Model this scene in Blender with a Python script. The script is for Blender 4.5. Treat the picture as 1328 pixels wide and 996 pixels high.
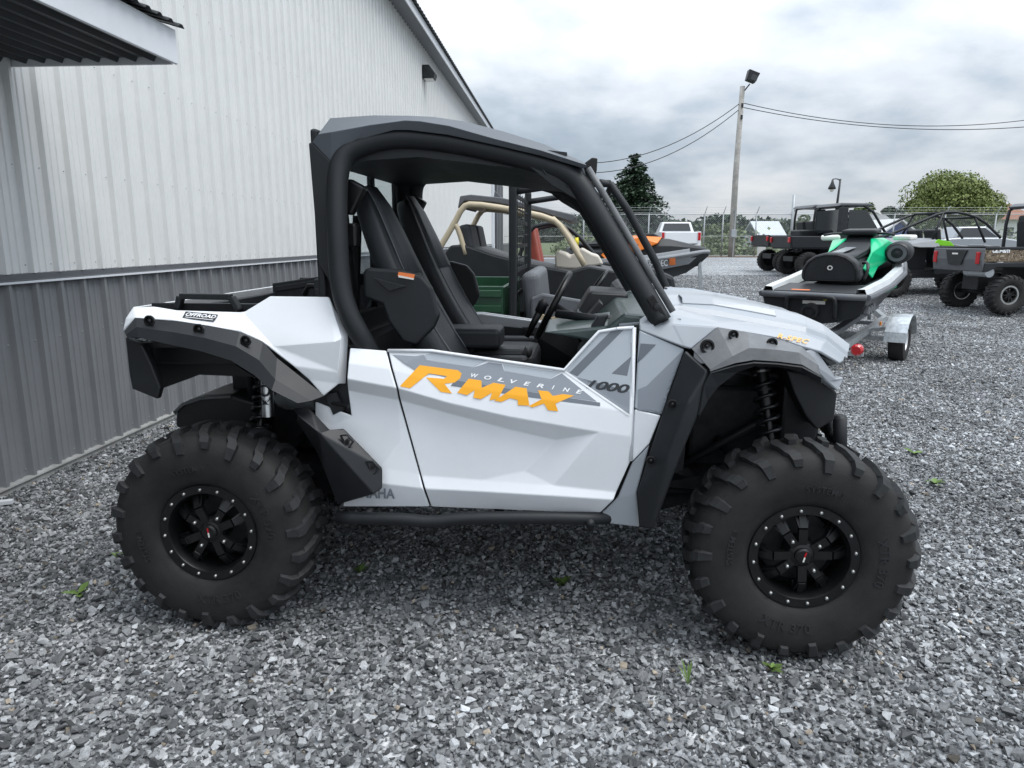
import bpy, bmesh, math, random
import numpy as np
from mathutils import Vector, Matrix, Euler
from mathutils.bvhtree import BVHTree
random.seed(7); rng = np.random.default_rng(7)
for o in list(bpy.data.objects): bpy.data.objects.remove(o)
S = bpy.context.scene
COL = S.collection
R = math.radians
# ------------------------------------------------------------------ camera
F = 930.0; CX, CY = 664.0, 498.0; CAMH = 1.503; PITCH = math.atan(187/F)
cd = bpy.data.cameras.new('camera'); cam = bpy.data.objects.new('camera', cd); COL.objects.link(cam)
cd.sensor_width = 36; cd.lens = F/1328*36; cd.clip_end = 3000; cd.clip_start = .05
cam.location = (0, 0, CAMH); cam.rotation_euler = (R(90)-PITCH, 0, 0)
S.camera = cam
# ------------------------------------------------------------------ sky, sun, exposure
SUN_EL, SUN_AZ = R(62), R(115)          # azimuth clockwise from +Y
w = bpy.data.worlds.new('World'); S.world = w; w.use_nodes = True
nt = w.node_tree; nt.nodes.clear()
def N(t, **k):
    n = nt.nodes.new(t)
    for a, b in k.items(): setattr(n, a, b)
    return n
L = lambda a, b: nt.links.new(a, b)
out = N('ShaderNodeOutputWorld'); bg = N('ShaderNodeBackground'); L(bg.outputs[0], out.inputs[0])
sky = N('ShaderNodeTexSky', sky_type='NISHITA', sun_disc=False, sun_elevation=SUN_EL, sun_rotation=SUN_AZ)
tc = N('ShaderNodeTexCoord'); sp = N('ShaderNodeSeparateXYZ'); L(tc.outputs['Generated'], sp.inputs[0])
def M(op, a, b=None, c=None):
    n = N('ShaderNodeMath', operation=op)
    for i, x in enumerate((a, b, c)):
        if x is None: continue
        if isinstance(x, (int, float)): n.inputs[i].default_value = x
        else: L(x, n.inputs[i])
    return n.outputs[0]
zc = M('MAXIMUM', sp.outputs[2], 0.0)
den = M('ADD', zc, .30)
cmb = N('ShaderNodeCombineXYZ'); L(M('DIVIDE', sp.outputs[0], den), cmb.inputs[0]); L(M('DIVIDE', sp.outputs[1], den), cmb.inputs[1]); cmb.inputs[2].default_value = 4.3
n1 = N('ShaderNodeTexNoise'); n1.inputs['Scale'].default_value = 1.0; n1.inputs['Detail'].default_value = 5; n1.inputs['Roughness'].default_value = .5; n1.inputs['Distortion'].default_value = .25; L(cmb.outputs[0], n1.inputs['Vector'])
n2 = N('ShaderNodeTexNoise'); n2.inputs['Scale'].default_value = 4.2; n2.inputs['Detail'].default_value = 6; n2.inputs['Roughness'].default_value = .55; L(cmb.outputs[0], n2.inputs['Vector'])
mixn = M('ADD', M('MULTIPLY', n1.outputs[0], .72), M('MULTIPLY', n2.outputs[0], .28))
cr = N('ShaderNodeValToRGB'); L(mixn, cr.inputs[0])
e = cr.color_ramp.elements
e[0].position = .33; e[0].color = (.33, .41, .50, 1)
e[1].position = .60; e[1].color = (.90, .93, .965, 1)
m_ = cr.color_ramp.elements.new(.44); m_.color = (.51, .585, .67, 1)
m_ = cr.color_ramp.elements.new(.51); m_.color = (.71, .77, .84, 1)
# an overcast sky is brighter towards the zenith (CIE overcast: 1 + 2 sin(elevation))
cie = M('MULTIPLY_ADD', zc, 2.1, .66)
sc = N('ShaderNodeVectorMath', operation='SCALE'); L(cr.outputs[0], sc.inputs[0]); L(cie, sc.inputs['Scale'])
# the clear sky above (strength 0.1) shows only faintly through the clouds
sk = N('ShaderNodeVectorMath', operation='SCALE'); L(sky.outputs[0], sk.inputs[0]); sk.inputs['Scale'].default_value = .1
mx = N('ShaderNodeMix', data_type='RGBA'); mx.inputs[0].default_value = .93
L(sk.outputs[0], mx.inputs[6]); L(sc.outputs[0], mx.inputs[7]); L(mx.outputs[2], bg.inputs[0]); bg.inputs[1].default_value = .72
sd = bpy.data.lights.new('sun', 'SUN'); sd.energy = 1.5; sd.angle = R(35); sd.color = (1, .97, .93)
sun = bpy.data.objects.new('sun', sd); COL.objects.link(sun)
sv = Vector((math.sin(SUN_AZ)*math.cos(SUN_EL), math.cos(SUN_AZ)*math.cos(SUN_EL), math.sin(SUN_EL)))
sun.rotation_euler = sv.to_track_quat('Z', 'Y').to_euler(); sun.location = (4, -4, 12)
S.view_settings.view_transform = 'Standard'; S.view_settings.look = 'None'; S.view_settings.gamma = 1
S.view_settings.use_curve_mapping = False; S.view_settings.exposure = 0.64
S.render.engine = 'CYCLES'
# ------------------------------------------------------------------ pixels of the photograph -> directions -> points
CP, SP = math.cos(PITCH), math.sin(PITCH); CAM = Vector((0, 0, CAMH))
def ray(u, v):
    x, y = (u-CX)/F, -(v-CY)/F
    return Vector((x, CP+SP*y, -SP+CP*y))
def gz(y):                                  # the yard rises gently towards its back fence
    t = min(max((y-10)/13, 0), 1); return .55*t*t*(3-2*t)
def G(u, v):                                # pixel -> point on the ground
    r = ray(u, v); z = 0.
    for _ in range(40):
        if r.z >= -1e-4: return CAM+r*200
        p = CAM+r*((z-CAMH)/r.z); z = .5*z+.5*gz(p.y)
    return p
def WY(u, v, Y):                            # pixel -> point on the plane y = Y
    r = ray(u, v); return CAM+r*(Y/r.y)
UROOT = Vector((.0131, 3.2673, 0)); UYAW = math.atan2(-.09751, .99523)
UM = Matrix.Translation(UROOT) @ Matrix.Rotation(UYAW, 4, 'Z'); UI = UM.inverted()
UC = UI @ CAM; UI3 = UI.to_3x3()
def U(u, v, y):                             # pixel -> point in the white vehicle's own axes, at distance y from its centre plane
    r = UI3 @ ray(u, v); return UC+r*((y-UC.y)/r.y)
def UX(u, v, x):
    r = UI3 @ ray(u, v); return UC+r*((x-UC.x)/r.x)
def UZ(u, v, z):
    r = UI3 @ ray(u, v); return UC+r*((z-UC.z)/r.z)
# ------------------------------------------------------------------ materials
MATS = {}
def pm(name, col, rough=.5, metal=0, coat=0, bump=0, bscale=60, var=.0, vscale=6, spec=.5, trans=0, alpha=1, em=0, ior=1.45):
    m = bpy.data.materials.new(name); m.use_nodes = True; t = m.node_tree; b = t.nodes['Principled BSDF']
    b.inputs['Base Color'].default_value = (*col, 1); b.inputs['Roughness'].default_value = rough; b.inputs['Metallic'].default_value = metal
    b.inputs['Coat Weight'].default_value = coat; b.inputs['Specular IOR Level'].default_value = spec; b.inputs['Transmission Weight'].default_value = trans
    b.inputs['Alpha'].default_value = alpha; b.inputs['IOR'].default_value = ior; b.inputs['Coat Roughness'].default_value = .08
    if em: b.inputs['Emission Color'].default_value = (*col, 1); b.inputs['Emission Strength'].default_value = em
    if bump or var:
        c = t.nodes.new('ShaderNodeTexCoord')
        if var:
            n = t.nodes.new('ShaderNodeTexNoise'); n.inputs['Scale'].default_value = vscale; n.inputs['Detail'].default_value = 6; n.inputs['Roughness'].default_value = .65
            t.links.new(c.outputs['Object'], n.inputs['Vector'])
            r = t.nodes.new('ShaderNodeValToRGB'); r.color_ramp.elements[0].position = .3; r.color_ramp.elements[1].position = .7
            r.color_ramp.elements[0].color = (*[x*(1-var) for x in col], 1); r.color_ramp.elements[1].color = (*[min(1, x*(1+var)) for x in col], 1)
            t.links.new(n.outputs[0], r.inputs[0]); t.links.new(r.outputs[0], b.inputs['Base Color'])
            rr = t.nodes.new('ShaderNodeMapRange'); rr.inputs['To Min'].default_value = max(0, rough-.08); rr.inputs['To Max'].default_value = min(1, rough+.12)
            t.links.new(n.outputs[0], rr.inputs[0]); t.links.new(rr.outputs[0], b.inputs['Roughness'])
        if bump:
            n = t.nodes.new('ShaderNodeTexNoise'); n.inputs['Scale'].default_value = bscale; n.inputs['Detail'].default_value = 4
            t.links.new(c.outputs['Object'], n.inputs['Vector'])
            bp = t.nodes.new('ShaderNodeBump'); bp.inputs['Strength'].default_value = bump; bp.inputs['Distance'].default_value = .004
            t.links.new(n.outputs[0], bp.inputs['Height']); t.links.new(bp.outputs[0], b.inputs['Normal'])
    MATS[name] = m; return m
pm('white_paint', (.80, .82, .85), .38, coat=.35, var=.035, vscale=4)
pm('silver_paint', (.32, .345, .375), .34, coat=.4, var=.05, vscale=5)
pm('cowl_grey', (.22, .235, .25), .4, coat=.25, var=.08, vscale=8)
pm('decal_light', (.40, .44, .48), .35, coat=.4)
pm('decal_mid', (.235, .26, .295), .35, coat=.4)
pm('decal_dark', (.13, .15, .175), .35, coat=.4)
pm('decal_black', (.03, .034, .04), .4)
pm('decal_white', (.82, .83, .84), .4)
pm('orange', (.95, .42, .008), .38, coat=.3)
pm('orange_pale', (.85, .45, .10), .45)
pm('black_plastic', (.013, .0145, .017), .46, bump=.12, bscale=500, var=.2, vscale=9)
pm('flare_grey', (.13, .134, .14), .36, bump=.1, bscale=260, var=.22, vscale=14)
pm('roof_plastic', (.085, .095, .108), .5, bump=.15, bscale=420, var=.12, vscale=5)
pm('tube_black', (.011, .0125, .015), .5, bump=.2, bscale=700, var=.15)
pm('satin_black', (.006, .0065, .007), .36, var=.2, vscale=20)
pm('rubber', (.018, .0175, .017), .74, bump=.25, bscale=240, var=.55, vscale=5)
pm('lug_rubber', (.020, .021, .0225), .66, bump=.25, bscale=300, var=.4, vscale=25)
pm('stitch', (.16, .17, .18), .7)
pm('vinyl', (.016, .018, .021), .5, bump=.3, bscale=330, var=.15)
pm('vinyl_grey', (.05, .054, .06), .55, bump=.3, bscale=330, var=.15)
pm('steel', (.48, .48, .47), .38, metal=1, var=.15, vscale=40)
pm('galvanised', (.52, .55, .57), .42, metal=.75, var=.25, vscale=25, bump=.1, bscale=90)
pm('dark_metal', (.035, .037, .04), .45, metal=.5, var=.3, vscale=20)
pm('aluminium', (.75, .76, .77), .3, metal=1)
pm('dash_green', (.055, .078, .075), .3, coat=.3, var=.15, vscale=12)
pm('red_lens', (.45, .01, .015), .18, coat=.6)
pm('amber_lens', (.85, .28, .02), .25, coat=.4)
pm('label_white', (.75, .74, .70), .5)
pm('label_orange', (.85, .22, .06), .5)
pm('glass', (.75, .82, .83), .03, trans=1, ior=1.25, spec=.5)
pm('dark_glass', (.02, .025, .028), .06, coat=.5)
pm('headlight', (.65, .68, .7), .12, metal=.6)
pm('shock_spring', (.014, .015, .017), .32, coat=.3)
# ------------------------------------------------------------------ mesh builder
def tag(o, label=None, cat=None, group=None, kind=None):
    if label: o['label'] = label
    if cat: o['category'] = cat
    if group: o['group'] = group
    if kind: o['kind'] = kind
    return o
def empty(name, loc=(0, 0, 0), rz=0, label=None, cat=None, group=None):
    o = bpy.data.objects.new(name, None); COL.objects.link(o); o.location = loc; o.rotation_euler = (0, 0, rz); o.empty_display_size = .1
    return tag(o, label, cat, group)
def mesh_obj(name, me, mat, parent=None):
    o = bpy.data.objects.new(name, me); COL.objects.link(o)
    if mat and not me.materials: me.materials.append(MATS[mat] if isinstance(mat, str) else mat)
    if parent: o.parent = parent
    return o
def chaikin(pts, n=1, closed=False):
    pts = [Vector(p) for p in pts]
    for _ in range(n):
        q = []
        m = len(pts)
        if not closed: q.append(pts[0])
        for i in range(m if closed else m-1):
            a, b = pts[i], pts[(i+1) % m]
            q += [a*.75+b*.25, a*.25+b*.75]
        if not closed: q.append(pts[-1])
        pts = q
    return pts
class MB:
    def __init__(s): s.v = []; s.f = []
    def add(s, vs, fs):
        k = len(s.v); s.v += [tuple(p) for p in vs]; s.f += [tuple(i+k for i in f) for f in fs]; return s
    def box(s, c, d, rot=None, taper=1.0):
        x, y, z = d[0]/2, d[1]/2, d[2]/2
        vs = [Vector((sx*x*(taper if sz > 0 else 1), sy*y*(taper if sz > 0 else 1), sz*z)) for sz in (-1, 1) for sy in (-1, 1) for sx in (-1, 1)]
        if rot is not None:
            m = Euler(rot).to_matrix(); vs = [m @ p for p in vs]
        return s.add([p+Vector(c) for p in vs], [(0, 2, 3, 1), (4, 5, 7, 6), (0, 1, 5, 4), (2, 6, 7, 3), (0, 4, 6, 2), (1, 3, 7, 5)])
    def bar(s, a, b, w, h, up=(0, 0, 1)):
        a, b = Vector(a), Vector(b); d = (b-a).normalized(); up = Vector(up)
        x = d.cross(up); x = x.normalized() if x.length > 1e-4 else Vector((1, 0, 0)); y = x.cross(d)
        vs = [p+x*i*w/2+y*j*h/2 for p in (a, b) for i, j in ((-1, -1), (1, -1), (1, 1), (-1, 1))]
        return s.add(vs, [(0, 3, 2, 1), (4, 5, 6, 7), (0, 1, 5, 4), (1, 2, 6, 5), (2, 3, 7, 6), (3, 0, 4, 7)])
    def tube(s, pts, r, n=10, closed=False, cap=True, sm=0):
        pts = chaikin(pts, sm, closed) if sm else [Vector(p) for p in pts]
        m = len(pts); rr = r if isinstance(r, (list, tuple)) else None
        t0 = (pts[1]-pts[0]).normalized(); up = Vector((0, 0, 1)) if abs(t0.z) < .9 else Vector((0, 1, 0))
        x = t0.cross(up).normalized(); vs = []; fs = []
        for i in range(m):
            a, b = (pts[i-1] if i or closed else pts[0]), (pts[(i+1) % m] if i < m-1 or closed else pts[-1])
            t = (b-a).normalized(); x = (x-t*x.dot(t)); x = x.normalized() if x.length > 1e-6 else t.orthogonal().normalized(); y = t.cross(x)
            ri = rr[min(int(i*len(rr)/m), len(rr)-1)] if rr else r
            vs += [pts[i]+(x*math.cos(2*math.pi*k/n)+y*math.sin(2*math.pi*k/n))*ri for k in range(n)]
        for i in range(m if closed else m-1):
            j = (i+1) % m
            fs += [(i*n+k, i*n+(k+1) % n, j*n+(k+1) % n, j*n+k) for k in range(n)]
        if cap and not closed: fs += [tuple(range(n-1, -1, -1)), tuple(range((m-1)*n, m*n))]
        return s.add(vs, fs)
    def lathe(s, prof, n=32, axis='Y', c=(0, 0, 0), closed=False):     # prof: (radius, height along axis)
        vs = []; fs = []; m = len(prof)
        for r, h in prof:
            for k in range(n):
                a = 2*math.pi*k/n; p = (r*math.cos(a), h, r*math.sin(a)) if axis == 'Y' else ((r*math.cos(a), r*math.sin(a), h) if axis == 'Z' else (h, r*math.cos(a), r*math.sin(a)))
                vs.append(Vector(p)+Vector(c))
        for i in range(m if closed else m-1):
            j = (i+1) % m
            fs += [(i*n+k, i*n+(k+1) % n, j*n+(k+1) % n, j*n+k) for k in range(n)]
        return s.add(vs, fs)
    def loft(s, rows, closed=False):
        n = len(rows[0]); vs = [p for r in rows for p in r]; fs = []
        for i in range(len(rows)-1):
            for k in range(n if closed else n-1):
                fs.append((i*n+k, i*n+(k+1) % n, (i+1)*n+(k+1) % n, (i+1)*n+k))
        return s.add(vs, fs)
    def prism(s, poly, off):                # poly: 3-D points of one face, off: extrusion vector
        n = len(poly); off = Vector(off); a = [Vector(p) for p in poly]
        return s.add(a+[p+off for p in a], [tuple(range(n-1, -1, -1)), tuple(range(n, 2*n))]+[(i, (i+1) % n, (i+1) % n+n, i+n) for i in range(n)])
    def mirror(s, ax=1):
        vs = []
        for p in s.v: p = list(p); p[ax] = -p[ax]; vs.append(tuple(p))
        m = MB(); m.v = vs; m.f = [tuple(reversed(f)) for f in s.f]; return m
    def mesh(s, name, smooth=False, recalc=True, ang=None):
        me = bpy.data.meshes.new(name); me.from_pydata(s.v, [], s.f)
        if recalc:
            bm = bmesh.new(); bm.from_mesh(me); bmesh.ops.recalc_face_normals(bm, faces=bm.faces)
            if ang:
                for ed in bm.edges:
                    if len(ed.link_faces) == 2 and ed.calc_face_angle(0) > R(ang): ed.smooth = False
            bm.to_mesh(me); bm.free()
        if smooth or ang: me.polygons.foreach_set('use_smooth', [True]*len(me.polygons))
        me.update(); return me
    def build(s, name, mat, parent=None, smooth=False, bevel=0, solid=0, ang=None, recalc=True, seg=2, off=-1, bang=22, wn=False):
        o = mesh_obj(name, s.mesh(name, smooth, recalc, ang), mat, parent)
        if solid: m = o.modifiers.new('solid', 'SOLIDIFY'); m.thickness = solid; m.offset = off
        if bevel: m = o.modifiers.new('bevel', 'BEVEL'); m.width = bevel; m.segments = seg; m.limit_method = 'ANGLE'; m.angle_limit = R(bang); m.harden_normals = False
        if wn: m = o.modifiers.new('normals', 'WEIGHTED_NORMAL'); m.weight = 70; m.keep_sharp = True
        return o
def copy_tree(o, parent=None):
    c = o.copy(); COL.objects.link(c); c.parent = parent
    for ch in list(o.children): copy_tree(ch, c)
    return c
def text_mesh(txt, shear=0, spacing=1, bold=0):
    cu = bpy.data.curves.new('t', 'FONT'); cu.body = txt; cu.shear = shear; cu.space_character = spacing; cu.align_x = 'LEFT'; cu.offset = bold; cu.resolution_u = 3
    ob = bpy.data.objects.new('t', cu); COL.objects.link(ob)
    dg = bpy.context.evaluated_depsgraph_get(); me = bpy.data.meshes.new_from_object(ob.evaluated_get(dg))
    vs = [v.co.copy() for v in me.vertices]; fs = [tuple(p.vertices) for p in me.polygons]
    bpy.data.objects.remove(ob); bpy.data.curves.remove(cu); bpy.data.meshes.remove(me)
    x0, x1 = min(v.x for v in vs), max(v.x for v in vs); y0, y1 = min(v.y for v in vs), max(v.y for v in vs)
    return [((v.x-x0)/(x1-x0), (v.y-y0)/(y1-y0)) for v in vs], fs, (x1-x0)/(y1-y0)
# ================================================================== ground
def gravel_mat():
    m = bpy.data.materials.new('gravel_bed'); m.use_nodes = True; t = m.node_tree; b = t.nodes['Principled BSDF']; b.inputs['Roughness'].default_value = .8
    c = t.nodes.new('ShaderNodeTexCoord'); v = t.nodes.new('ShaderNodeTexVoronoi'); v.inputs['Scale'].default_value = 36; v.inputs['Randomness'].default_value = 1
    t.links.new(c.outputs['Object'], v.inputs['Vector'])
    bw = t.nodes.new('ShaderNodeSeparateColor'); t.links.new(v.outputs['Color'], bw.inputs[0])
    r = t.nodes.new('ShaderNodeValToRGB'); e = r.color_ramp.elements
    e[0].position = 0; e[0].color = (.05, .051, .053, 1); e[1].position = 1; e[1].color = (.60, .61, .62, 1)
    x = e.new(.5); x.color = (.20, .21, .22, 1); x = e.new(.8); x.color = (.36, .37, .38, 1)
    t.links.new(bw.outputs[0], r.inputs[0])
    n = t.nodes.new('ShaderNodeTexNoise'); n.inputs['Scale'].default_value = .7; n.inputs['Detail'].default_value = 5; t.links.new(c.outputs['Object'], n.inputs['Vector'])
    mr = t.nodes.new('ShaderNodeMapRange'); mr.inputs['From Min'].default_value = .3; mr.inputs['From Max'].default_value = .7; mr.inputs['To Min'].default_value = .78; mr.inputs['To Max'].default_value = 1.15; t.links.new(n.outputs[0], mr.inputs[0])
    s = t.nodes.new('ShaderNodeVectorMath'); s.operation = 'SCALE'; t.links.new(r.outputs[0], s.inputs[0]); t.links.new(mr.outputs[0], s.inputs['Scale']); t.links.new(s.outputs[0], b.inputs['Base Color'])
    bp = t.nodes.new('ShaderNodeBump'); bp.inputs['Strength'].default_value = .9; bp.inputs['Distance'].default_value = .012; bp.invert = True
    t.links.new(v.outputs['Distance'], bp.inputs['Height']); t.links.new(bp.outputs[0], b.inputs['Normal']); MATS['gravel_bed'] = m
gravel_mat()
pm('field', (.085, .11, .045), .9, var=.5, vscale=.8, bump=.6, bscale=8)
pm('dirt', (.15, .105, .075), .9, var=.4, vscale=3, bump=.8, bscale=20)
def sheet(name, x0, x1, ys, mat, dz, kind='structure'):
    m = MB(); rows = [[(x, y, gz(y)+dz) for x in np.linspace(x0, x1, 9)] for y in ys]
    m.loft(rows); o = m.build(name, mat, smooth=True, recalc=False); o['kind'] = kind; return o
sheet('ground', -400, 700, [-60, 0, 10]+list(np.linspace(10.5, 23, 20))+[30, 50, 120, 300, 1200], 'field', -.012)
sheet('gravel_yard', -30, 80, [-20, -5, 0, 5, 10]+list(np.linspace(10.5, 23, 20))+[30, 38, 41.0], 'gravel_bed', -.004)
sheet('dirt_strip', -30, 80, [40.6, 41.4, 42.6, 43.4], 'dirt', .02)
# --- loose crushed stone: patches of real stones laid over the yard
def stone_mat():
    m = bpy.data.materials.new('crushed_stone'); m.use_nodes = True; t = m.node_tree; b = t.nodes['Principled BSDF']; b.inputs['Roughness'].default_value = .7
    a = t.nodes.new('ShaderNodeAttribute'); a.attribute_name = 'shade'
    c = t.nodes.new('ShaderNodeTexCoord'); n = t.nodes.new('ShaderNodeTexNoise'); n.inputs['Scale'].default_value = 130; n.inputs['Detail'].default_value = 4; t.links.new(c.outputs['Object'], n.inputs['Vector'])
    mr = t.nodes.new('ShaderNodeMapRange'); mr.inputs['From Min'].default_value = .3; mr.inputs['From Max'].default_value = .7; mr.inputs['To Min'].default_value = .78; mr.inputs['To Max'].default_value = 1.2; t.links.new(n.outputs[0], mr.inputs[0])
    s = t.nodes.new('ShaderNodeVectorMath'); s.operation = 'SCALE'; t.links.new(a.outputs['Color'], s.inputs[0]); t.links.new(mr.outputs[0], s.inputs['Scale'])
    ge = t.nodes.new('ShaderNodeNewGeometry'); n2 = t.nodes.new('ShaderNodeTexNoise'); n2.inputs['Scale'].default_value = .9; n2.inputs['Detail'].default_value = 5; t.links.new(ge.outputs['Position'], n2.inputs['Vector'])
    m2 = t.nodes.new('ShaderNodeMapRange'); m2.inputs['From Min'].default_value = .32; m2.inputs['From Max'].default_value = .68; m2.inputs['To Min'].default_value = .68; m2.inputs['To Max'].default_value = 1.2; t.links.new(n2.outputs[0], m2.inputs[0])
    s2 = t.nodes.new('ShaderNodeVectorMath'); s2.operation = 'SCALE'; t.links.new(s.outputs[0], s2.inputs[0]); t.links.new(m2.outputs[0], s2.inputs['Scale']); t.links.new(s2.outputs[0], b.inputs['Base Color'])
    bp = t.nodes.new('ShaderNodeBump'); bp.inputs['Strength'].default_value = .35; bp.inputs['Distance'].default_value = .002; t.links.new(n.outputs[0], bp.inputs['Height']); t.links.new(bp.outputs[0], b.inputs['Normal'])
    MATS['crushed_stone'] = m
stone_mat()
hulls = []
for i in range(14):
    bm = bmesh.new()
    k = rng.integers(9, 14)
    for p in rng.normal(size=(k, 3)):
        p = p/np.linalg.norm(p)*rng.uniform(.8, 1.05); bm.verts.new((p[0], p[1]*rng.uniform(.65, .95), p[2]*.62))
    res = bmesh.ops.convex_hull(bm, input=bm.verts)
    bmesh.ops.delete(bm, geom=[g for g in bm.verts if not g.link_faces], context='VERTS')
    bmesh.ops.triangulate(bm, faces=bm.faces); bm.normal_update(); bm.verts.index_update()
    hulls.append((np.array([v.co[:] for v in bm.verts]), np.array([[v.index for v in f.verts] for f in bm.faces]))); bm.free()
stone_col = bpy.data.collections.new('stone_patches')
PS = .5
def patch(seed):
    g = np.random.default_rng(seed); V = []; Fc = []; C = []; off = 0
    n = 28; st = PS/n
    pts = [((i+.5+g.uniform(-.55, .55))*st-PS/2, (j+.5+g.uniform(-.55, .55))*st-PS/2) for i in range(n) for j in range(n)]
    for (x, y) in pts:
        hv, hf = hulls[g.integers(len(hulls))]
        r = .0102*math.exp(g.normal(0, .32))
        if g.random() < .03: r = g.uniform(.022, .030)
        a, bq, cq = g.uniform(0, 6.28), g.normal(0, .35), g.normal(0, .35)
        m = np.array(Euler((bq, cq, a)).to_matrix())
        z = r*.25+g.uniform(-.004, .007)
        V.append((hv*r) @ m.T+np.array([x, y, z])); Fc.append(hf+off); off += len(hv)
        s = .055+.60*g.beta(1.2, 2.8); tint = np.array([.97, 1, 1.03])
        if g.random() < .012: tint = np.array([1.18, 1.0, .80])
        C.append(np.tile(np.append(s*tint, 1), (len(hv), 1)))
    V = np.concatenate(V); Fc = np.concatenate(Fc); C = np.concatenate(C)
    me = bpy.data.meshes.new('stone_patch'); me.from_pydata(V.tolist(), [], Fc.tolist())
    at = me.color_attributes.new('shade', 'FLOAT_COLOR', 'POINT'); at.data.foreach_set('color', C.astype(np.float32).ravel())
    me.materials.append(MATS['crushed_stone']); o = bpy.data.objects.new('stone_patch', me); stone_col.objects.link(o)
for i in range(7): patch(100+i)
pv = []; pr = []
y = .0
while y < 21:
    half = .80*(y+.6)+3.0
    x = -min(half, 4.2); 
    while x < half:
        s = (y-4.057)/.99776; wx = -3.051+s*.0669
        if x+PS/2 > wx:
            pv.append((x, y, gz(y)+.0)); slope = (gz(y+.25)-gz(y-.25))/.5
            pr.append((slope, 0, 0, rng.integers(4)*math.pi/2, rng.integers(7)))
        x += PS
    y += PS
me = bpy.data.meshes.new('gravel'); me.from_pydata(pv, [], [])
pr = np.array(pr)
rot = []
for a in pr:
    e_ = (Matrix.Rotation(math.atan(a[0]), 3, 'X') @ Matrix.Rotation(a[3], 3, 'Z')).to_euler(); rot.append(e_[:])
at = me.attributes.new('rot', 'FLOAT_VECTOR', 'POINT'); at.data.foreach_set('vector', np.array(rot, dtype=np.float32).ravel())
at = me.attributes.new('pick', 'INT', 'POINT'); at.data.foreach_set('value', pr[:, 4].astype(np.int32))
gravel = mesh_obj('gravel', me, None); tag(gravel, 'loose grey crushed stone covering the yard', 'gravel', kind='stuff')
ng = bpy.data.node_groups.new('lay_stones', 'GeometryNodeTree'); ng.interface.new_socket('Geometry', in_out='INPUT', socket_type='NodeSocketGeometry'); ng.interface.new_socket('Geometry', in_out='OUTPUT', socket_type='NodeSocketGeometry')
gi, go = ng.nodes.new('NodeGroupInput'), ng.nodes.new('NodeGroupOutput')
ci = ng.nodes.new('GeometryNodeCollectionInfo'); ci.inputs['Collection'].default_value = stone_col; ci.inputs['Separate Children'].default_value = True; ci.inputs['Reset Children'].default_value = True
ip = ng.nodes.new('GeometryNodeInstanceOnPoints'); ip.inputs['Pick Instance'].default_value = True
ra = ng.nodes.new('GeometryNodeInputNamedAttribute'); ra.data_type = 'FLOAT_VECTOR'; ra.inputs['Name'].default_value = 'rot'
pa = ng.nodes.new('GeometryNodeInputNamedAttribute'); pa.data_type = 'INT'; pa.inputs['Name'].default_value = 'pick'
ng.links.new(gi.outputs[0], ip.inputs['Points']); ng.links.new(ci.outputs[0], ip.inputs['Instance']); ng.links.new(ra.outputs[0], ip.inputs['Rotation']); ng.links.new(pa.outputs[0], ip.inputs['Instance Index']); ng.links.new(ip.outputs[0], go.inputs[0])
gm = gravel.modifiers.new('stones', 'NODES'); gm.node_group = ng
# ================================================================== metal-clad building
pm('siding_white', (.71, .715, .705), .42, coat=.15, var=.05, vscale=2)
pm('siding_grey', (.20, .207, .217), .42, coat=.1, var=.10, vscale=1.5)
pm('trim_grey', (.10, .105, .115), .4, var=.06)
pm('trim_white', (.66, .68, .71), .4, var=.04)
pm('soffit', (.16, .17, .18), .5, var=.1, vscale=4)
pm('roof_dark', (.035, .037, .04), .4, var=.2)
pm('concrete', (.3, .3, .29), .85, var=.25, vscale=5, bump=.4)
BL = empty('metal_building', (-3.0515, 4.0572, 0), math.atan2(.99776, .06691), 'long metal-clad building, ribbed white siding above dark grey wainscot', 'building')
S0, S1 = -8.0, 42.6; RP = .2286; SW = RP*4; EH = 5.95
def siding(z0, z1, name):
    prof = []
    for k in range(4):
        b = k*RP
        prof += [(b, 0), (b+.012, 0), (b+.024, -.032), (b+.048, -.032), (b+.070, 0), (b+.105, 0), (b+.112, -.007), (b+.128, -.007), (b+.135, 0), (b+.165, 0), (b+.172, -.007), (b+.188, -.007), (b+.195, 0)]
    prof.append((SW+.012, 0)); prof.append((SW+.012, .006)); prof.insert(0, (0, .006))
    m = MB(); m.loft([[(x, y, z0) for x, y in prof], [(x, y, z1) for x, y in prof]]); return m.mesh(name, recalc=False)
up, lo = siding(1.30, EH+.04, 'siding_upper'), siding(.05, 1.252, 'siding_lower')
up.materials.append(MATS['siding_white']); lo.materials.append(MATS['siding_grey'])
ns = int((S1-S0)/SW)
for i in range(ns):
    s = S0+i*SW
    if not (32.4 < s+.4 < 36.6):
        for me_ in (up, lo):
            o = mesh_obj('siding_panel', me_, None, BL); o.location = (s, -.001*(i % 2), 0)
SE = S0+ns*SW
MB().box(((S0+SE)/2, .2, 3), (SE-S0, .38, 5.96)).build('wall_core', 'trim_grey', BL)
MB().prism([(S0, 0, 1.252), (S0, -.040, 1.243), (S0, -.043, 1.256), (S0, -.026, 1.262), (S0, -.024, 1.298), (S0, .0, 1.302)], (SE-S0, 0, 0)).build('wainscot_trim', 'trim_grey', BL)
MB().prism([(S0, -.0405, 1.2415), (S0, -.046, 1.2415), (S0, -.046, 1.2535), (S0, -.0435, 1.2545)], (SE-S0, 0, 0)).build('drip_edge', 'trim_white', BL)
MB().prism([(S0, .01, .058), (S0, -.036, .050), (S0, -.038, .040), (S0, .01, .034)], (SE-S0, 0, 0)).build('base_trim', 'concrete', BL)
MB().box(((S0+SE)/2, .005, -.04), (SE-S0, .06, .15)).build('footing', 'concrete', BL)
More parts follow.
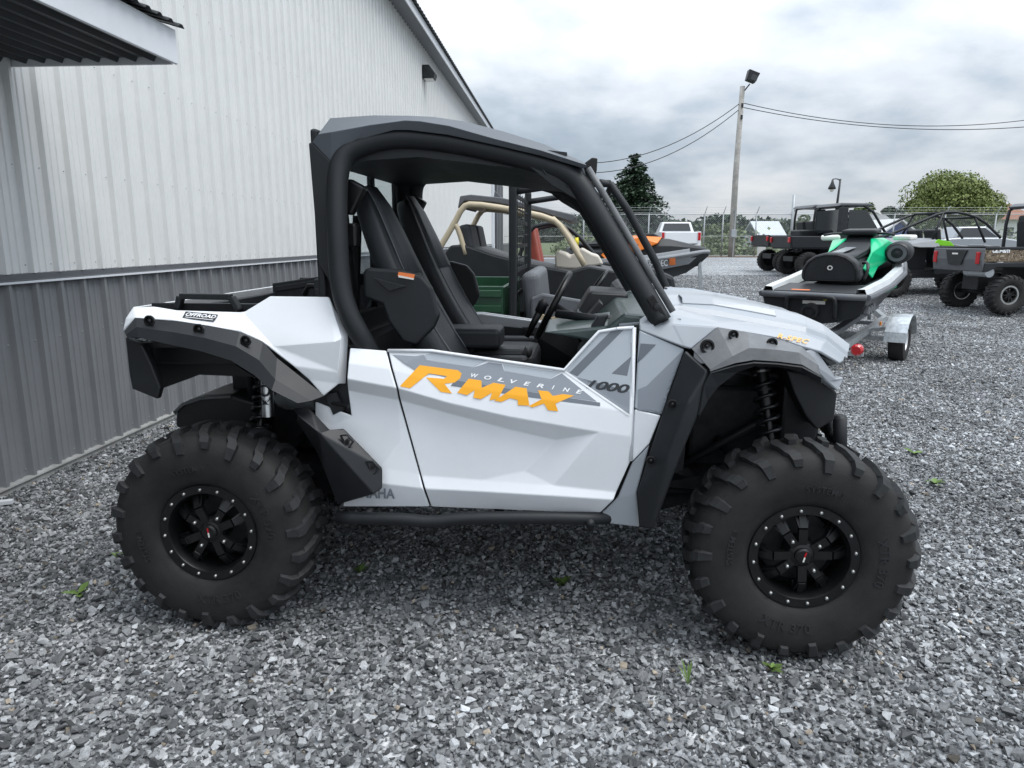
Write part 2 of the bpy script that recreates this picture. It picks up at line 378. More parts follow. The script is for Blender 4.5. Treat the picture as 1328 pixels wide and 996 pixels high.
# soffit, fascia, roof edge
E1 = 34.2
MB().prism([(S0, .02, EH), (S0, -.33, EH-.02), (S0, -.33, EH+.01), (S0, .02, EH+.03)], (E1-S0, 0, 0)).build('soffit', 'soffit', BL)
MB().prism([(S0, -.33, EH-.045), (S0, -.352, EH-.045), (S0, -.352, EH+.13), (S0, -.33, EH+.13)], (E1-S0, 0, 0)).build('fascia', 'trim_white', BL)
m = MB()
nn = int((E1+.1-S0)/RP)
rows = [[], []]
for k in range(nn):
    for dx, dz in ((0, 0), (.03, .022), (.06, .022), (.09, 0)):
        rows[0].append((S0+k*RP+dx, -.43, EH+.135+dz)); rows[1].append((S0+k*RP+dx, 6, EH+2.0+dz))
m.loft(rows); m.build('roof', 'roof_dark', BL, solid=.006, recalc=False)
MB().prism([(E1-.02, -.36, EH-.05), (E1-.02, -.46, EH-.04), (E1-.02, -.47, EH+.15), (E1-.02, -.36, EH+.14)], (.35, 0, 0)).build('gutter_end', 'trim_grey', BL)
# dark sliding door near the far end and a downspout
MB().box((34.55, -.06, 2.2), (4.1, .08, 4.36)).build('sliding_door', 'trim_grey', BL)
for k in range(5): MB().box((32.7+k*.93, -.112, 2.2), (.05, .02, 4.3)).build('door_rib', 'trim_grey', BL)
MB().box((31.0, -.08, 3.0), (.5, .10, 5.9)).build('downspout', 'trim_white', BL)
# screws
m = MB()
for zrow in (1.35, 1.95, 2.7, 3.5, 4.4, .88, .10):
    for k in range(120):
        s = S0+k*RP+.20
        if s < 20: m.lathe([(.0001, -.009), (.0035, -.008), (.0048, -.002)], 6, c=(s+.02, 0, zrow))
o = m.build('screw_heads', 'galvanised', BL); o['kind'] = 'stuff'
# entry canopy
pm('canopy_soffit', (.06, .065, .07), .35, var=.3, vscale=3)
C1 = .55; CZ = 2.53; CO = -1.02
for i in range(9):
    s0 = C1-.02
    y0 = -(i*.1133)
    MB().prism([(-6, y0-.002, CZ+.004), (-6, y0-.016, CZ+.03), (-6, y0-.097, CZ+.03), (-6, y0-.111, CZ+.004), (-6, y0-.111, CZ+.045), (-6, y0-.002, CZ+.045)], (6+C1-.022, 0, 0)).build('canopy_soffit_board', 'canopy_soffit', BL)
MB().box(((C1-6)/2, CO-.011, CZ+.085), (6+C1, .022, .19)).build('canopy_fascia', 'trim_white', BL, bevel=.003)
MB().box((C1-.009, CO/2+.005, CZ+.085), (.018, -CO-.012, .19)).build('canopy_end_board', 'trim_white', BL)
m = MB(); rows = [[], []]
k = -6.
while k < C1+.06:
    for dx, dz in ((0, 0), (.02, .016), (.045, .016), (.065, 0)):
        rows[0].append((k+dx, CO-.07, CZ+.190+dz)); rows[1].append((k+dx, -.01, CZ+.50+dz))
    k += .114
m.loft(rows); m.build('canopy_roof', 'roof_dark', BL, solid=.004, recalc=False)
MB().prism([(C1+.005, -.02, CZ+.18), (C1+.005, CO+.01, CZ+.18), (C1+.005, -.02, CZ+.48)], (-.012, 0, 0)).build('canopy_gable', 'trim_white', BL)
# wall lamp
wl = empty('wall_lamp', (0, 0, 0), BL.rotation_euler.z, 'dark floodlight fixed high on the white ribbed wall below the eave', 'light')
wl.location = BL.matrix_basis @ Vector((14.05, -.02, 5.35))
MB().prism([(-.17, 0, -.13), (-.17, 0, .17), (-.17, -.16, .17), (-.17, -.30, -.02), (-.17, -.26, -.13)], (.34, 0, 0)).build('housing', 'dark_metal', wl, bevel=.012)
MB().prism([(-.14, -.175, .145), (-.14, -.305, -.02), (-.14, -.31, -.015), (-.14, -.18, .15)], (.28, 0, 0)).build('lens', 'headlight', wl)
MB().box((0, -.14, -.14), (.3, .2, .02)).build('lower_lens', 'label_white', wl)
# scrap of pale board lying at the foot of the wall
q = G(4, 660); sb = MB().box((0, 0, .012), (.34, .04, .02), (0, 0, .35)).build('board_scrap', 'trim_white'); sb.location = (q.x-.14, q.y, .012)
tag(sb, 'pale narrow board scrap lying on gravel at the wall foot', 'board')
# ================================================================== the white and grey side-by-side
RM = empty('side_by_side', UROOT, UYAW, 'white and silver two-seat side-by-side with orange door lettering and black beadlock wheels', 'side-by-side')
def both(mb, name, mat, **k):
    a = mb.build(name, mat, RM, **k); mb.mirror().build(name, mat, RM, **k); return a
def PX(pts, y=None): return [U(*p) if len(p) == 3 else U(p[0], p[1], y) for p in pts]
def z2(pts, x0, y0, f): return [(x0+p[0]/f, y0+p[1]/f)+tuple(p[2:]) for p in pts]
# ---------------------------------------------------------------- wheels
WR = .405
def tyre_mesh(Rr=.387, hw=.128, bead=.188, lugs=22, lh=.019, name='tyre', simple=False):
    prof = [(bead, hw*.62), (bead+.006, hw*.80), (bead+.03, hw*.95), (bead+(Rr-bead)*.42, hw*1.03), (bead+(Rr-bead)*.68, hw*1.0), (Rr-.030, hw*.92), (Rr-.010, hw*.76), (Rr-.002, hw*.5), (Rr, hw*.2)]
    full = [(r, -h) for r, h in prof]+[(r, h) for r, h in reversed(prof)]
    m = MB(); m.lathe(full, 28 if simple else 72, 'Y')
    body = m
    lg = MB()
    path = prof[4:]+[(Rr, -hw*.12)]
    for side in (1, -1):
        for k in range(lugs):
            a0 = 2*math.pi*(k+(.5 if side > 0 else 0))/lugs
            long = k % 2
            # (profile point index as float, angle offset, half width)
            sec = [(0.0 if long else .55, .00, .044), (1.0, .005, .056), (1.85, .02, .060), (2.1, .055, .056), (3.0, .08, .052), (3.6, .10, .05), (4.0, .115, .050), (5.0, .11, .038)]
            rows = []
            for (t, da, wd) in sec:
                i = min(int(t), len(path)-2); ft = t-i
                r = path[i][0]*(1-ft)+path[i+1][0]*ft; h = path[i][1]*(1-ft)+path[i+1][1]*ft
                dr, dh = path[i+1][0]-path[i][0], path[i+1][1]-path[i][1]; ln = math.hypot(dr, dh) or 1
                nr, nh = -dh/ln, dr/ln
                if nr < 0 and nh < 0: nr, nh = -nr, -nh
                hh = lh*(.55 if t < .7 else 1.0)
                row = []
                for aa, ww in ((-1, 0), (-.78, 1), (.78, 1), (1, 0)):
                    rr, yy = (r-.006*0)+nr*hh*ww-(.004 if not ww else 0), h+nh*hh*ww
                    A = a0+(da+aa*wd)*1.0
                    row.append((rr*math.cos(A), yy*side, rr*math.sin(A)))
                rows.append(row)
            n0 = len(lg.v); lg.loft(rows)
            e0 = n0; e1 = n0+4*(len(rows)-1)
            lg.f += [(e0, e0+1, e0+2, e0+3), (e1+3, e1+2, e1+1, e1)]
    return body, lg
tb, tl = tyre_mesh()
tyre_me = tb.mesh('tyre', ang=40); tyre_me.materials.append(MATS['rubber'])
lug_me = tl.mesh('tread_lugs'); lug_me.materials.append(MATS['lug_rubber'])
# rim (outer face towards -Y in wheel axes)
rb = MB()
rb.lathe([(.150, -.060), (.156, -.100), (.160, -.107), (.190, -.107), (.1955, -.100), (.193, -.080), (.188, -.06), (.183, .09), (.19, .11), (.176, .11), (.165, .05), (.150, -.02)], 64, closed=True)
rim_me = rb.mesh('wheel_rim', ang=30); rim_me.materials.append(MATS['satin_black'])
sb_ = MB()
for k in range(4):
    for d in (-.30, .30):
        a = k*math.pi/2+.35+d
        c, s = math.cos(a), math.sin(a)
        p0, p1, p2 = Vector((.040*c, -.080, .040*s)), Vector((.100*c, -.084, .100*s)), Vector((.160*c, -.052, .160*s))
        sb_.bar(p0, p1, .030, .020, (0, 1, 0)); sb_.bar(p1, p2, .024, .026, (0, 1, 0))
        tv = Vector((-s, 0, c))
        for e_ in (-1, 1): sb_.bar(p1+tv*e_*.009, Vector((.158*math.cos(a+e_*.16), -.045, .158*math.sin(a+e_*.16))), .009, .02, (0, 1, 0))
for k in range(8):
    a = k*math.pi/4+.74; c, s = math.cos(a), math.sin(a)
    sb_.bar((.118*c, -.038, .118*s), (.160*c, -.050, .160*s), .022, .016, (0, 1, 0))
sb_.lathe([(.0001, -.092), (.03, -.092), (.047, -.085), (.055, -.07), (.055, -.02), (.0001, -.02)], 28)
spoke_me = sb_.mesh('spokes'); spoke_me.materials.append(MATS['satin_black'])
back_me = MB().lathe([(.0001, .0), (.13, .0), (.135, .02), (.165, .03), (.165, .035), (.0001, .035)], 32).mesh('hub_disc', ang=30); back_me.materials.append(MATS['dark_metal'])
bolt_me = MB().lathe([(.0001, -.008), (.004, -.0078), (.0066, -.005), (.0068, .004)], 8).mesh('rim_bolt', smooth=True); bolt_me.materials.append(MATS['steel'])
nut_me = MB().lathe([(.0001, -.012), (.005, -.012), (.0075, -.006), (.0075, .006)], 8).mesh('lug_nut', smooth=True); nut_me.materials.append(MATS['steel'])
cap_me = MB().lathe([(.0001, -.107), (.024, -.106), (.030, -.101), (.031, -.09)], 28).mesh('centre_cap', ang=30); cap_me.materials.append(MATS['satin_black'])
mark_me = MB().box((0, -.1082, -.008), (.005, .002, .018), (0, .25, 0)).mesh('cap_mark'); mark_me.materials.append(MATS['label_white'])
mark2_me = MB().box((.004, -.1082, .010), (.005, .002, .018), (0, .25, 0)).mesh('cap_mark'); mark2_me.materials.append(MATS['red_lens'])
def arc_text(txt, r0, h, a_mid, name, y=-.1335, flip=False, spacing=1.05):
    vs, fs, asp = text_mesh(txt, spacing=spacing, bold=.01); m = MB(); wid = h*asp; pv = []
    for lift in (0, 1):
        for (x, yy) in vs:
            if not flip: r = r0+(yy-.5)*h; a = a_mid-(x-.5)*wid/r0
            else: r = r0-(yy-.5)*h; a = a_mid+(x-.5)*wid/r0
            # surface height of the sidewall at this radius
            t = (r-.188)/(.387-.188); sy = -.128*(0.95+.08*math.sin(min(max(t, 0), 1)*math.pi))
            pv.append((-r*math.cos(a) if False else r*math.cos(a), sy-.0005-lift*.0022, r*math.sin(a)))
    n = len(vs); m.add(pv, [tuple(i+n for i in f) for f in fs])
    # side walls around each glyph outline
    from collections import Counter
    cnt = Counter(); 
    for f in fs:
        for i in range(len(f)): cnt[tuple(sorted((f[i], f[(i+1) % len(f)])))] += 1
    k0 = 0
    m.f += [(a, b, b+n, a+n) for (a, b), c in cnt.items() if c == 1]
    me_ = m.mesh(name); me_.materials.append(MATS['lug_rubber']); return me_
# viewed from -Y with +X to the right and +Z up, angle a runs counter-clockwise
letters = [arc_text('XTR 370', .262, .034, R(0), 'sidewall_letters'), arc_text('SYSTEM 3', .262, .022, R(172), 'sidewall_letters'), arc_text('XTR 370', .262, .034, R(258), 'sidewall_letters', flip=True), arc_text('SYSTEM 3', .262, .022, R(80), 'sidewall_letters')]
def wheel(x, y, spin, side):
    # the wheel part itself is the rim; everything else hangs under it
    o = mesh_obj('wheel', rim_me, None, RM); o.location = (x, y, WR); o.rotation_euler = (0, spin, 0) if side < 0 else (0, spin, math.pi)
    for nm, me_ in (('tyre', tyre_me), ('tread_lugs', lug_me), ('spokes', spoke_me), ('hub_disc', back_me), ('centre_cap', cap_me), ('cap_mark', mark_me), ('cap_mark', mark2_me)):
        mesh_obj(nm, me_, None, o)
    for me_ in letters: mesh_obj('sidewall_letters', me_, None, o)
    for k in range(16):
        a = 2*math.pi*(k+.35)/16; b = mesh_obj('rim_bolt', bolt_me, None, o); b.location = (.1745*math.cos(a), -.107, .1745*math.sin(a))
    for k in range(4):
        a = k*math.pi/2+.35+.30; b = mesh_obj('lug_nut', nut_me, None, o); b.location = (.066*math.cos(a), -.092, .066*math.sin(a))
for x, y, sp_, sd_ in ((-1.10, -.70, R(-20), -1), (1.10, -.70, R(0), -1), (-1.10, .70, .4, 1), (1.10, .70, .9, 1)): wheel(x, y, sp_, sd_)
# ---------------------------------------------------------------- frame, floor, underbody
m = MB().box((.05, 0, .50), (1.15, 1.16, .07)); m.build('floor_pan', 'black_plastic', RM, bevel=.01)
MB().prism([(-.55, -.40, .40), (.62, -.40, .40), (.95, -.30, .46), (1.28, -.22, .50), (1.30, -.22, .62), (.6, -.42, .52), (-.55, -.42, .52), (-1.35, -.30, .62), (-1.35, -.30, .50)], (0, .8, 0)).build('skid_plate', 'dark_metal', RM)
for y in (-.30, .30):
    m = MB(); m.tube([(-1.12, y, .62), (-1.14, y, 1.02), (-.6, y, 1.02), (-.55, y, .5)], .022, 8); m.tube([(-.6, y, .55), (-1.12, y, .95)], .018, 8); m.build('rear_frame', 'tube_black', RM, smooth=True); m = MB(); m.tube([(.62, y, .5), (.68, y, 1.0), (1.28, y, .95), (1.36, y, .52)], .022, 8); m.tube([(.7, y, .55), (1.28, y, .92)], .018, 8); m.build('front_frame', 'tube_black', RM, smooth=True)
m = MB(); m.box((-.95, 0, .78), (.62, .46, .42)); m.box((-.78, .02, 1.0), (.30, .5, .22)); m.lathe([(.001, -.2), (.1, -.2), (.1, .2), (.001, .2)], 16, 'Y', (-1.1, 0, .52)); m.build('engine', 'dark_metal', RM, bevel=.02)
m = MB(); m.lathe([(.001, -.22), (.075, -.22), (.085, -.19), (.085, .19), (.075, .22), (.001, .22)], 18, 'X', (-.78, -.30, .86)); m.build('muffler', 'galvanised', RM, ang=35)
m = MB(); m.box((1.02, 0, .72), (.5, .44, .36)); m.box((1.26, 0, .80), (.06, .55, .34)); m.build('front_diff_housing', 'dark_metal', RM, bevel=.02)
for sy in (-1, 1):
    for wx, sg in ((-1.10, -1), (1.10, 1)):
        for zz, in_z in ((.36, .50), (.47, .68)):
            a_ = MB(); a_.tube([(wx-.22, sy*.26, in_z), (wx-.02, sy*.57, zz)], .018, 8); a_.tube([(wx+.22, sy*.26, in_z), (wx+.02, sy*.57, zz)], .018, 8); a_.tube([(wx-.13, sy*.40, (in_z+zz)/2), (wx+.13, sy*.40, (in_z+zz)/2)], .014, 8)
            a_.build('control_arm', 'tube_black', RM, smooth=True)
        MB().tube([(wx, sy*.15, .5), (wx, sy*.60, WR)], .02, 10).build('axle_shaft', 'dark_metal', RM, smooth=True)
        MB().box((wx, sy*.60, WR), (.12, .08, .22)).build('hub_carrier', 'dark_metal', RM, bevel=.02)
def shock(top, bot, r=.036, coils=9, can=True):
    top, bot = Vector(top), Vector(bot); d = bot-top; m = MB(); m.tube([top, top+d*.45], .026, 12); m.tube([top+d*.4, bot], .014, 10); m.tube([top+d*.02, top+d*.10], .033, 14); m.tube([bot-d*.04, bot], .036, 14)
    o = m.build('shock_absorber', 'satin_black', RM, ang=40)
    x = d.normalized().orthogonal().normalized(); y = d.normalized().cross(x); pts = []
    for k in range(coils*12+1):
        a = k*2*math.pi/12; t = .14+.82*k/(coils*12); pts.append(top+d*t+(x*math.cos(a)+y*math.sin(a))*r)
    MB().tube(pts, .0075, 6).build('coil_spring', 'shock_spring', o, smooth=True)
    for t in (.11, .27, .95): MB().tube([top+d*t, top+d*(t+.018)], .034, 14).build('spring_collar', 'steel' if t > .9 or t < .2 else 'dark_metal', o, ang=40)
    return o
for sy in (-1, 1):
    shock((1.00, sy*.40, 1.05), (1.06, sy*.52, .62), .040, 8)
    shock((-1.02, sy*.34, 1.08), (-1.03, sy*.50, .62), .040, 9)
    can = MB().tube([(-.955, sy*.52, .99), (-.955, sy*.535, .80)], .024, 14).build('shock_reservoir', 'aluminium', RM, ang=40)
vs, fs, asp = text_mesh('FOX', bold=.02)
m = MB(); m.add([(-.955+.0245*math.sin((.5-y)*2.2), -.53-.0245*math.cos((.5-y)*2.2)-.002, .965-.13*x) for x, y in vs], fs); m.build('reservoir_lettering', 'decal_black', RM)
# ---------------------------------------------------------------- body sides
def facets(name, mat, V, Fs, y_shift=0, solid=.012, bevel=.010):
    m = MB(); m.add([U(p[0], p[1], p[2]) for p in V], Fs); return both(m, name, mat, solid=solid, bevel=bevel, seg=4, bang=7, smooth=True, wn=True)
# door: all corners are (u, v, y)
Z6 = lambda pts: z2(pts, 430, 420, 2.767)
ZLr = lambda pts: z2(pts, 500, 445, 4.743)
DV = Z6([(203, 95, -.690), (360, 96, -.690), (600, 131, -.690), (835, 165, -.690), (960, 27, -.668), (1083, 12, -.665),           # 0-5 top edge
  (238, 232, -.744), (420, 285, -.744), (640, 335, -.742), (800, 362, -.740), (960, 390, -.734), (1077, 405, -.724),                 # 6-11 crease (most outward)
  (246, 272, -.698), (430, 322, -.6965), (640, 378, -.6945), (805, 416, -.693),                                                      # 12-15 under the band
  (1074, 490, -.7190), (1022, 604, -.712), (965, 678, -.690),                                                                       # 16-18 front lower corner
  (322, 545, -.710), (690, 528, -.7010), (800, 580, -.7180), (540, 561, -.7090),                                                      # 19-22 lower crease
  (335, 592, -.727), (1012, 632, -.724), (358, 657, -.690), (690, 672, -.690), (540, 602, -.729), (803, 618, -.732), (525, 664, -.690), (800, 675, -.690),   # 23-30 sill
  (219, 163, -.726), (390, 212, -.728), (620, 250, -.728), (830, 282, -.728), (1080, 318, -.722)])                                    # 31-35 upper bend through the lettering
DF = [(0, 1, 32, 31), (1, 2, 33, 32), (2, 3, 34, 33), (3, 35, 34), (3, 4, 5, 35), (31, 32, 7, 6), (32, 33, 8, 7), (33, 34, 9, 8), (34, 35, 11, 10, 9), (6, 7, 13, 12), (7, 8, 14, 13), (8, 9, 15, 14), (9, 10, 15), (12, 13, 14, 15, 20, 22, 19),
  (15, 10, 21, 20), (10, 11, 16, 17, 21), (20, 21, 22), (19, 22, 27, 23), (22, 21, 28, 27), (21, 17, 24, 28), (23, 27, 29, 25), (27, 28, 30, 29), (28, 24, 18, 30)]
door = facets('door', 'white_paint', DV, DF)
# white moulding along the door's top edge and front edge
def strip(pts, r, name, mat, y_out=-.004, n=6, sm=1):
    m = MB(); m.tube([U(p[0], p[1], p[2])+Vector((0, y_out, 0)) for p in pts], r, n, sm=sm); return both(m, name, mat, smooth=True)
strip(Z6([(203, 95, -.69), (360, 96, -.69), (600, 131, -.69), (835, 165, -.69), (900, 92, -.68), (960, 27, -.668), (1030, 16, -.666), (1085, 12, -.665)]), .0065, 'door_edge_trim', 'white_paint', sm=0)
strip(Z6([(1086, 12, -.668), (1080, 250, -.70), (1073, 490, -.715)]), .0075, 'door_edge_trim', 'white_paint', sm=0)
# rear quarter between the seam and the rear wheel
QV = Z6([(66, 85, -.690), (196, 95, -.692), (231, 231, -.742), (55, 198, -.740), (239, 271, -.698), (58, 238, -.697), (130, 375, -.700), (90, 262, -.690), (315, 538, -.706), (250, 418, -.706), (70, 330, -.69), (327, 590, -.728), (180, 515, -.722), (351, 657, -.690), (40, 657, -.690), (60, 560, -.725), (0, 360, -.68), (-60, 280, -.66), (-60, 330, -.66), (212, 162, -.726), (60, 140, -.724)])
QF = [(0, 1, 19, 20), (20, 19, 2, 3), (3, 2, 4, 5), (5, 4, 9, 6, 7), (4, 8, 9), (5, 7, 6, 10), (10, 6, 9, 12, 16), (9, 8, 12), (12, 8, 11, 15), (16, 12, 15, 18), (15, 11, 13, 14), (10, 16, 18, 17)]
facets('rear_quarter_panel', 'white_paint', QV, QF)
# cargo-side panel
Z2 = lambda pts: z2(pts, 130, 350, 3.32)
CV = Z2([(96, 262, -.70), (108, 208, -.69), (140, 160, -.67), (232, 156, -.655), (330, 172, -.655), (600, 180, -.655), (622, 178, -.655), (730, 112, -.640), (985, 115, -.640),       # 0-8
  (1010, 306, -.715), (740, 326, -.715), (1042, 290, -.705), (1062, 275, -.66), (1060, 490, -.66), (1028, 492, -.690), (1026, 440, -.705), (830, 414, -.722), (900, 476, -.71),     # 9-17
  (150, 208, -.70), (330, 219, -.715), (600, 264, -.722), (700, 309, -.722), (620, 192, -.668), (960, 545, -.70)])                                                              # 18-23
CF = [(0, 1, 18), (1, 2, 18), (2, 3, 19, 18), (3, 4, 19), (4, 5, 20, 19), (5, 6, 22), (5, 22, 20), (22, 21, 20), (22, 10, 21), (6, 7, 8, 9, 22), (22, 9, 10), (8, 11, 9), (8, 12, 13, 14, 15, 11), (9, 11, 15, 10), (10, 15, 16), (10, 16, 21), (15, 14, 17, 16), (14, 23, 17)]
cargo = facets('cargo_side_panel', 'white_paint', CV, CF)
MB().prism(PX(Z2([(96, 262), (108, 208), (140, 160), (160, 159), (150, 200), (120, 250)]), -.64), (0, 1.28, 0)).build('tail_panel', 'white_paint', RM, bevel=.004)
# ---------------------------------------------------------------- rear flares
up_ = [(161, 430), (175, 412), (229, 416), (270, 422), (311, 430), (341, 443), (359, 464), (421, 513)]
mi_ = [(163, 434), (177, 424), (227, 431), (265, 438), (306, 449), (336, 467), (357, 492), (403, 520)]
lo_ = [(165, 438), (180, 438), (220, 447), (262, 456), (300, 468), (330, 487), (352, 506), (386, 523)]
rows = [PX(up_, -.735), [U(p[0], p[1], -.80+.03*(i == 7)) for i, p in enumerate(mi_)], PX(lo_, -.812)]
rows.append([p+Vector((0, .20, .015)) for p in rows[2]])
m = MB(); m.loft(rows); rflare = both(m, 'rear_flare', 'black_plastic', solid=.008, bevel=.016, seg=4, bang=8, smooth=True, wn=True)
m = MB(); m.prism(PX([(163, 438), (168, 485), (172, 505), (204, 518), (208, 503), (197, 474), (184, 447)], -.76), (0, .03, 0)); both(m, 'rear_mud_flap', 'black_plastic', bevel=.006)
m = MB(); m.loft([PX([(163, 438), (168, 485), (172, 505)], -.76), PX([(166, 440), (171, 485), (176, 503)], -.30)]); both(m, 'rear_flap_back', 'black_plastic', solid=.01)
m = MB(); m.prism(PX([(172, 440), (207, 505), (240, 493), (258, 486), (330, 489), (300, 470), (220, 449)], -.50), (0, .05, 0)); both(m, 'rear_liner', 'black_plastic')
m = MB(); m.prism([(-1.36, -.70, 1.10), (-.75, -.60, 1.10), (-.75, -.2, 1.10), (-1.36, -.2, 1.10)], (0, 0, .02)); both(m, 'rear_arch_roof', 'black_plastic')
m = MB(); sh0 = PX([(226, 556), (227, 532), (238, 521), (262, 513), (300, 511), (330, 520), (340, 560)], -.36); m.prism(sh0, (0, .34, 0)); m.build('exhaust_shroud', 'black_plastic', RM, bevel=.02, seg=3)
m = MB(); m.tube([p_+Vector((0, -.006, -.01)) for p_ in sh0[1:5]], .008, 6); m.build('shroud_lip', 'flare_grey', RM, smooth=True)
# mud guard piece ahead of the rear wheel
g1 = [(381, 528, -.71), (402, 529, -.72), (428, 557, -.755), (446, 555, -.745), (496, 607, -.765), (496, 633, -.775), (485, 641, -.80), (413, 561, -.80), (385, 538, -.77)]
g2 = [(437, 655, -.72), (419, 607, -.70), (411, 588, -.69), (384, 545, -.66)]
m = MB(); m.add(PX(g1)+PX(g2), [(0, 1, 7, 8), (1, 2, 7), (2, 3, 4, 7), (4, 5, 6, 7), (8, 7, 11, 12), (7, 6, 9, 10), (7, 10, 11)]); both(m, 'rear_mud_guard', 'black_plastic', solid=.02, bevel=.010, seg=4, bang=8, smooth=True, wn=True)
for c in ((449, 572), (482, 606)):
    pp = [(c[0]-7, c[1]-7), (c[0]+2, c[1]-8), (c[0]+9, c[1]+1), (c[0]+2, c[1]+10), (c[0]-2, c[1]+4)]
    a_ = MB(); a_.tube(PX(pp, -.776), .005, 6, closed=True); both(a_, 'guard_boss', 'black_plastic', smooth=True)
    a_ = MB(); q = U(c[0]+1, c[1], -.782); a_.lathe([(.0001, 0), (.007, 0), (.007, .02)], 10, 'Y', q); both(a_, 'guard_screw', 'satin_black')
m = MB(); m.tube([U(424, 521, -.66), U(452, 527, -.72)], .007, 8); both(m, 'tie_down_peg', 'satin_black')
m = MB(); m.prism(PX([(421, 512), (436, 509), (446, 532), (432, 538)], -.68), (0, .05, 0)); both(m, 'panel_gap_liner', 'black_plastic')
# flare recesses with screws
def boss(u, v, y, w, name='flare_boss', tilt=0):
    q = U(u, v, y); a_ = MB()
    a_.lathe([(w, .004), (w*1.05, -.004), (w*.80, -.005), (w*.62, .006), (.0001, .007)], 14, 'Y', q); both(a_, name, 'satin_black', ang=40)
    a_ = MB(); a_.lathe([(.0001, -.004), (.006, -.003), (.007, .004)], 8, 'Y', q); both(a_, 'flare_screw', 'dark_metal', smooth=True)
for u, v in ((194, 416), (258, 427), (319, 442)): boss(u, v, -.778, .020)
# ---------------------------------------------------------------- front body side
FV = [(829, 428, -.690), (888, 453, -.705), (857, 538, -.722), (823, 530, -.718), (822, 598, -.712), (838, 585, -.722), (824, 620, -.72), (825, 684, -.70), (786, 679, -.69), (779, 667, -.69), (801, 645, -.705), (843, 560, -.725)]
facets('front_side_panel', 'decal_light', [FV[0], FV[1], FV[2], FV[3]], [(0, 1, 2, 3)])
facets('front_side_panel', 'white_paint', [(823, 531, -.718), (857, 539, -.722), (842, 576, -.722), (819, 600, -.712)], [(0, 1, 2, 3)])
facets('front_side_panel', 'silver_paint', [(819, 601, -.712), (842, 577, -.722), (825, 640, -.72), (829, 684, -.70), (786, 679, -.69), (779, 667, -.69), (801, 645, -.705)], [(0, 1, 2, 6), (6, 2, 3, 4, 5)])
facets('fender_panel', 'silver_paint', [(829, 419, -.678), (872, 420, -.678), (931, 424, -.695), (896, 452, -.73), (887, 450, -.715), (830, 428, -.692)], [(0, 1, 4, 5), (1, 2, 3, 4)])
# front flare, upright piece
V1 = [(887, 453, -.725), (919, 481, -.785), (905, 540, -.80), (880, 600, -.80), (846, 687, -.775), (828, 684, -.74), (824, 642, -.735), (857, 538, -.735), (893, 520, -.80), (866, 590, -.80)]
m = MB(); m.add(PX(V1), [(0, 1, 8, 7), (7, 8, 9, 6), (6, 9, 4, 5), (1, 2, 8), (8, 2, 3, 9), (9, 3, 4)]); both(m, 'front_flare_leg', 'black_plastic', solid=.02, bevel=.010, seg=4, bang=8, smooth=True, wn=True)
# front flare, arch piece
a_up = [(897, 452, -.735), (931, 424, -.70), (970, 431, -.705), (1009, 439, -.705), (1040, 450, -.70), (1056, 464, -.69)]
a_mid = [(921, 479, -.79), (950, 462, -.79), (972, 451, -.79), (1005, 453, -.79), (1036, 457, -.785), (1062, 474, -.76)]
a_lo = [(921, 482, -.79), (954, 471, -.80), (978, 467, -.80), (1009, 469, -.80), (1040, 473, -.80), (1064, 487, -.78)]
rows = [PX(a_up), PX(a_mid), PX(a_lo)]; rows.append([p+Vector((0, .10, .0)) for p in rows[2]])
m = MB(); m.loft(rows); both(m, 'front_flare_arch', 'flare_grey', solid=.008, bevel=.014, seg=4, bang=8, smooth=True, wn=True)
in_ = [(905, 540), (915, 520), (930, 500), (955, 481), (978, 473), (1009, 474), (1040, 480), (1066, 496)]
rr = [PX(in_, -.775), [p+Vector((0, .16, .02)) for p in PX(in_, -.775)], [p+Vector((0, .34, -.01)) for p in PX(in_, -.775)]]
o2 = [(905, 538), (912, 500), (921, 483), (954, 473), (978, 469), (1009, 470.5), (1040, 474.5), (1066, 488)]
m = MB(); m.loft([PX(o2, -.797)]+rr); both(m, 'front_arch_liner', 'black_plastic', solid=.006)
boss(917, 449, -.752, .024); boss(951, 434, -.742, .017); boss(1001, 445, -.752, .018); boss(872, 524, -.765, .017); boss(844, 597, -.765, .016)
# front inner fender and the plastic behind the bumper
m = MB(); m.prism(PX([(1020, 480), (1066, 490), (1086, 510), (1082, 545), (1060, 558), (1045, 540), (1030, 510)], -.52), (0, .3, 0)); both(m, 'front_inner_fender', 'black_plastic', bevel=.006)
MB().prism([(.55, -.45, .52), (.72, -.45, .60), (.74, -.45, 1.08), (.50, -.45, 1.16)], (0, .9, 0)).build('firewall', 'black_plastic', RM)
# ---------------------------------------------------------------- hood
H = [
 [(829, 419, -.675), (872, 420, -.675), (931, 424, -.69), (970, 430, -.70), (1009, 437, -.70), (1043, 449, -.69), (1064, 455, -.66), (1090, 470, -.58)],
 [(829, 414, -.64), (872, 408, -.61), (931, 419, -.62), (970, 423, -.63), (1009, 429, -.63), (1045, 440, -.62), (1066, 448, -.60), (1094, 468, -.50)],
 [(842, 405, -.58), (874, 399, -.53), (931, 417, -.56), (970, 420, -.57), (1009, 425, -.57), (1048, 435, -.56), (1070, 443, -.54), (1096, 462, -.44)],
 [(846, 398, -.48), (880, 396, -.45), (928, 402, -.45), (970, 410, -.45), (1003, 416, -.45), (1046, 424, -.44), (1072, 434, -.42), (1100, 457, -.36)],
 [(850, 395, -.36), (885, 394, -.34), (925, 396, -.34), (970, 404, -.33), (1007, 411, -.33), (1045, 420, -.32), (1070, 431, -.30), (1101, 456, -.25)],
]
HL = [PX(r_) for r_ in H]
HL.insert(3, [Vector((p.x-.004, p.y-.014, p.z-.020)) for p in HL[3]])
def drop(row, y, dz): return [Vector((p.x+.03*(k/7)**2*0+.02, y, p.z+dz)) for k, p in enumerate(row)]
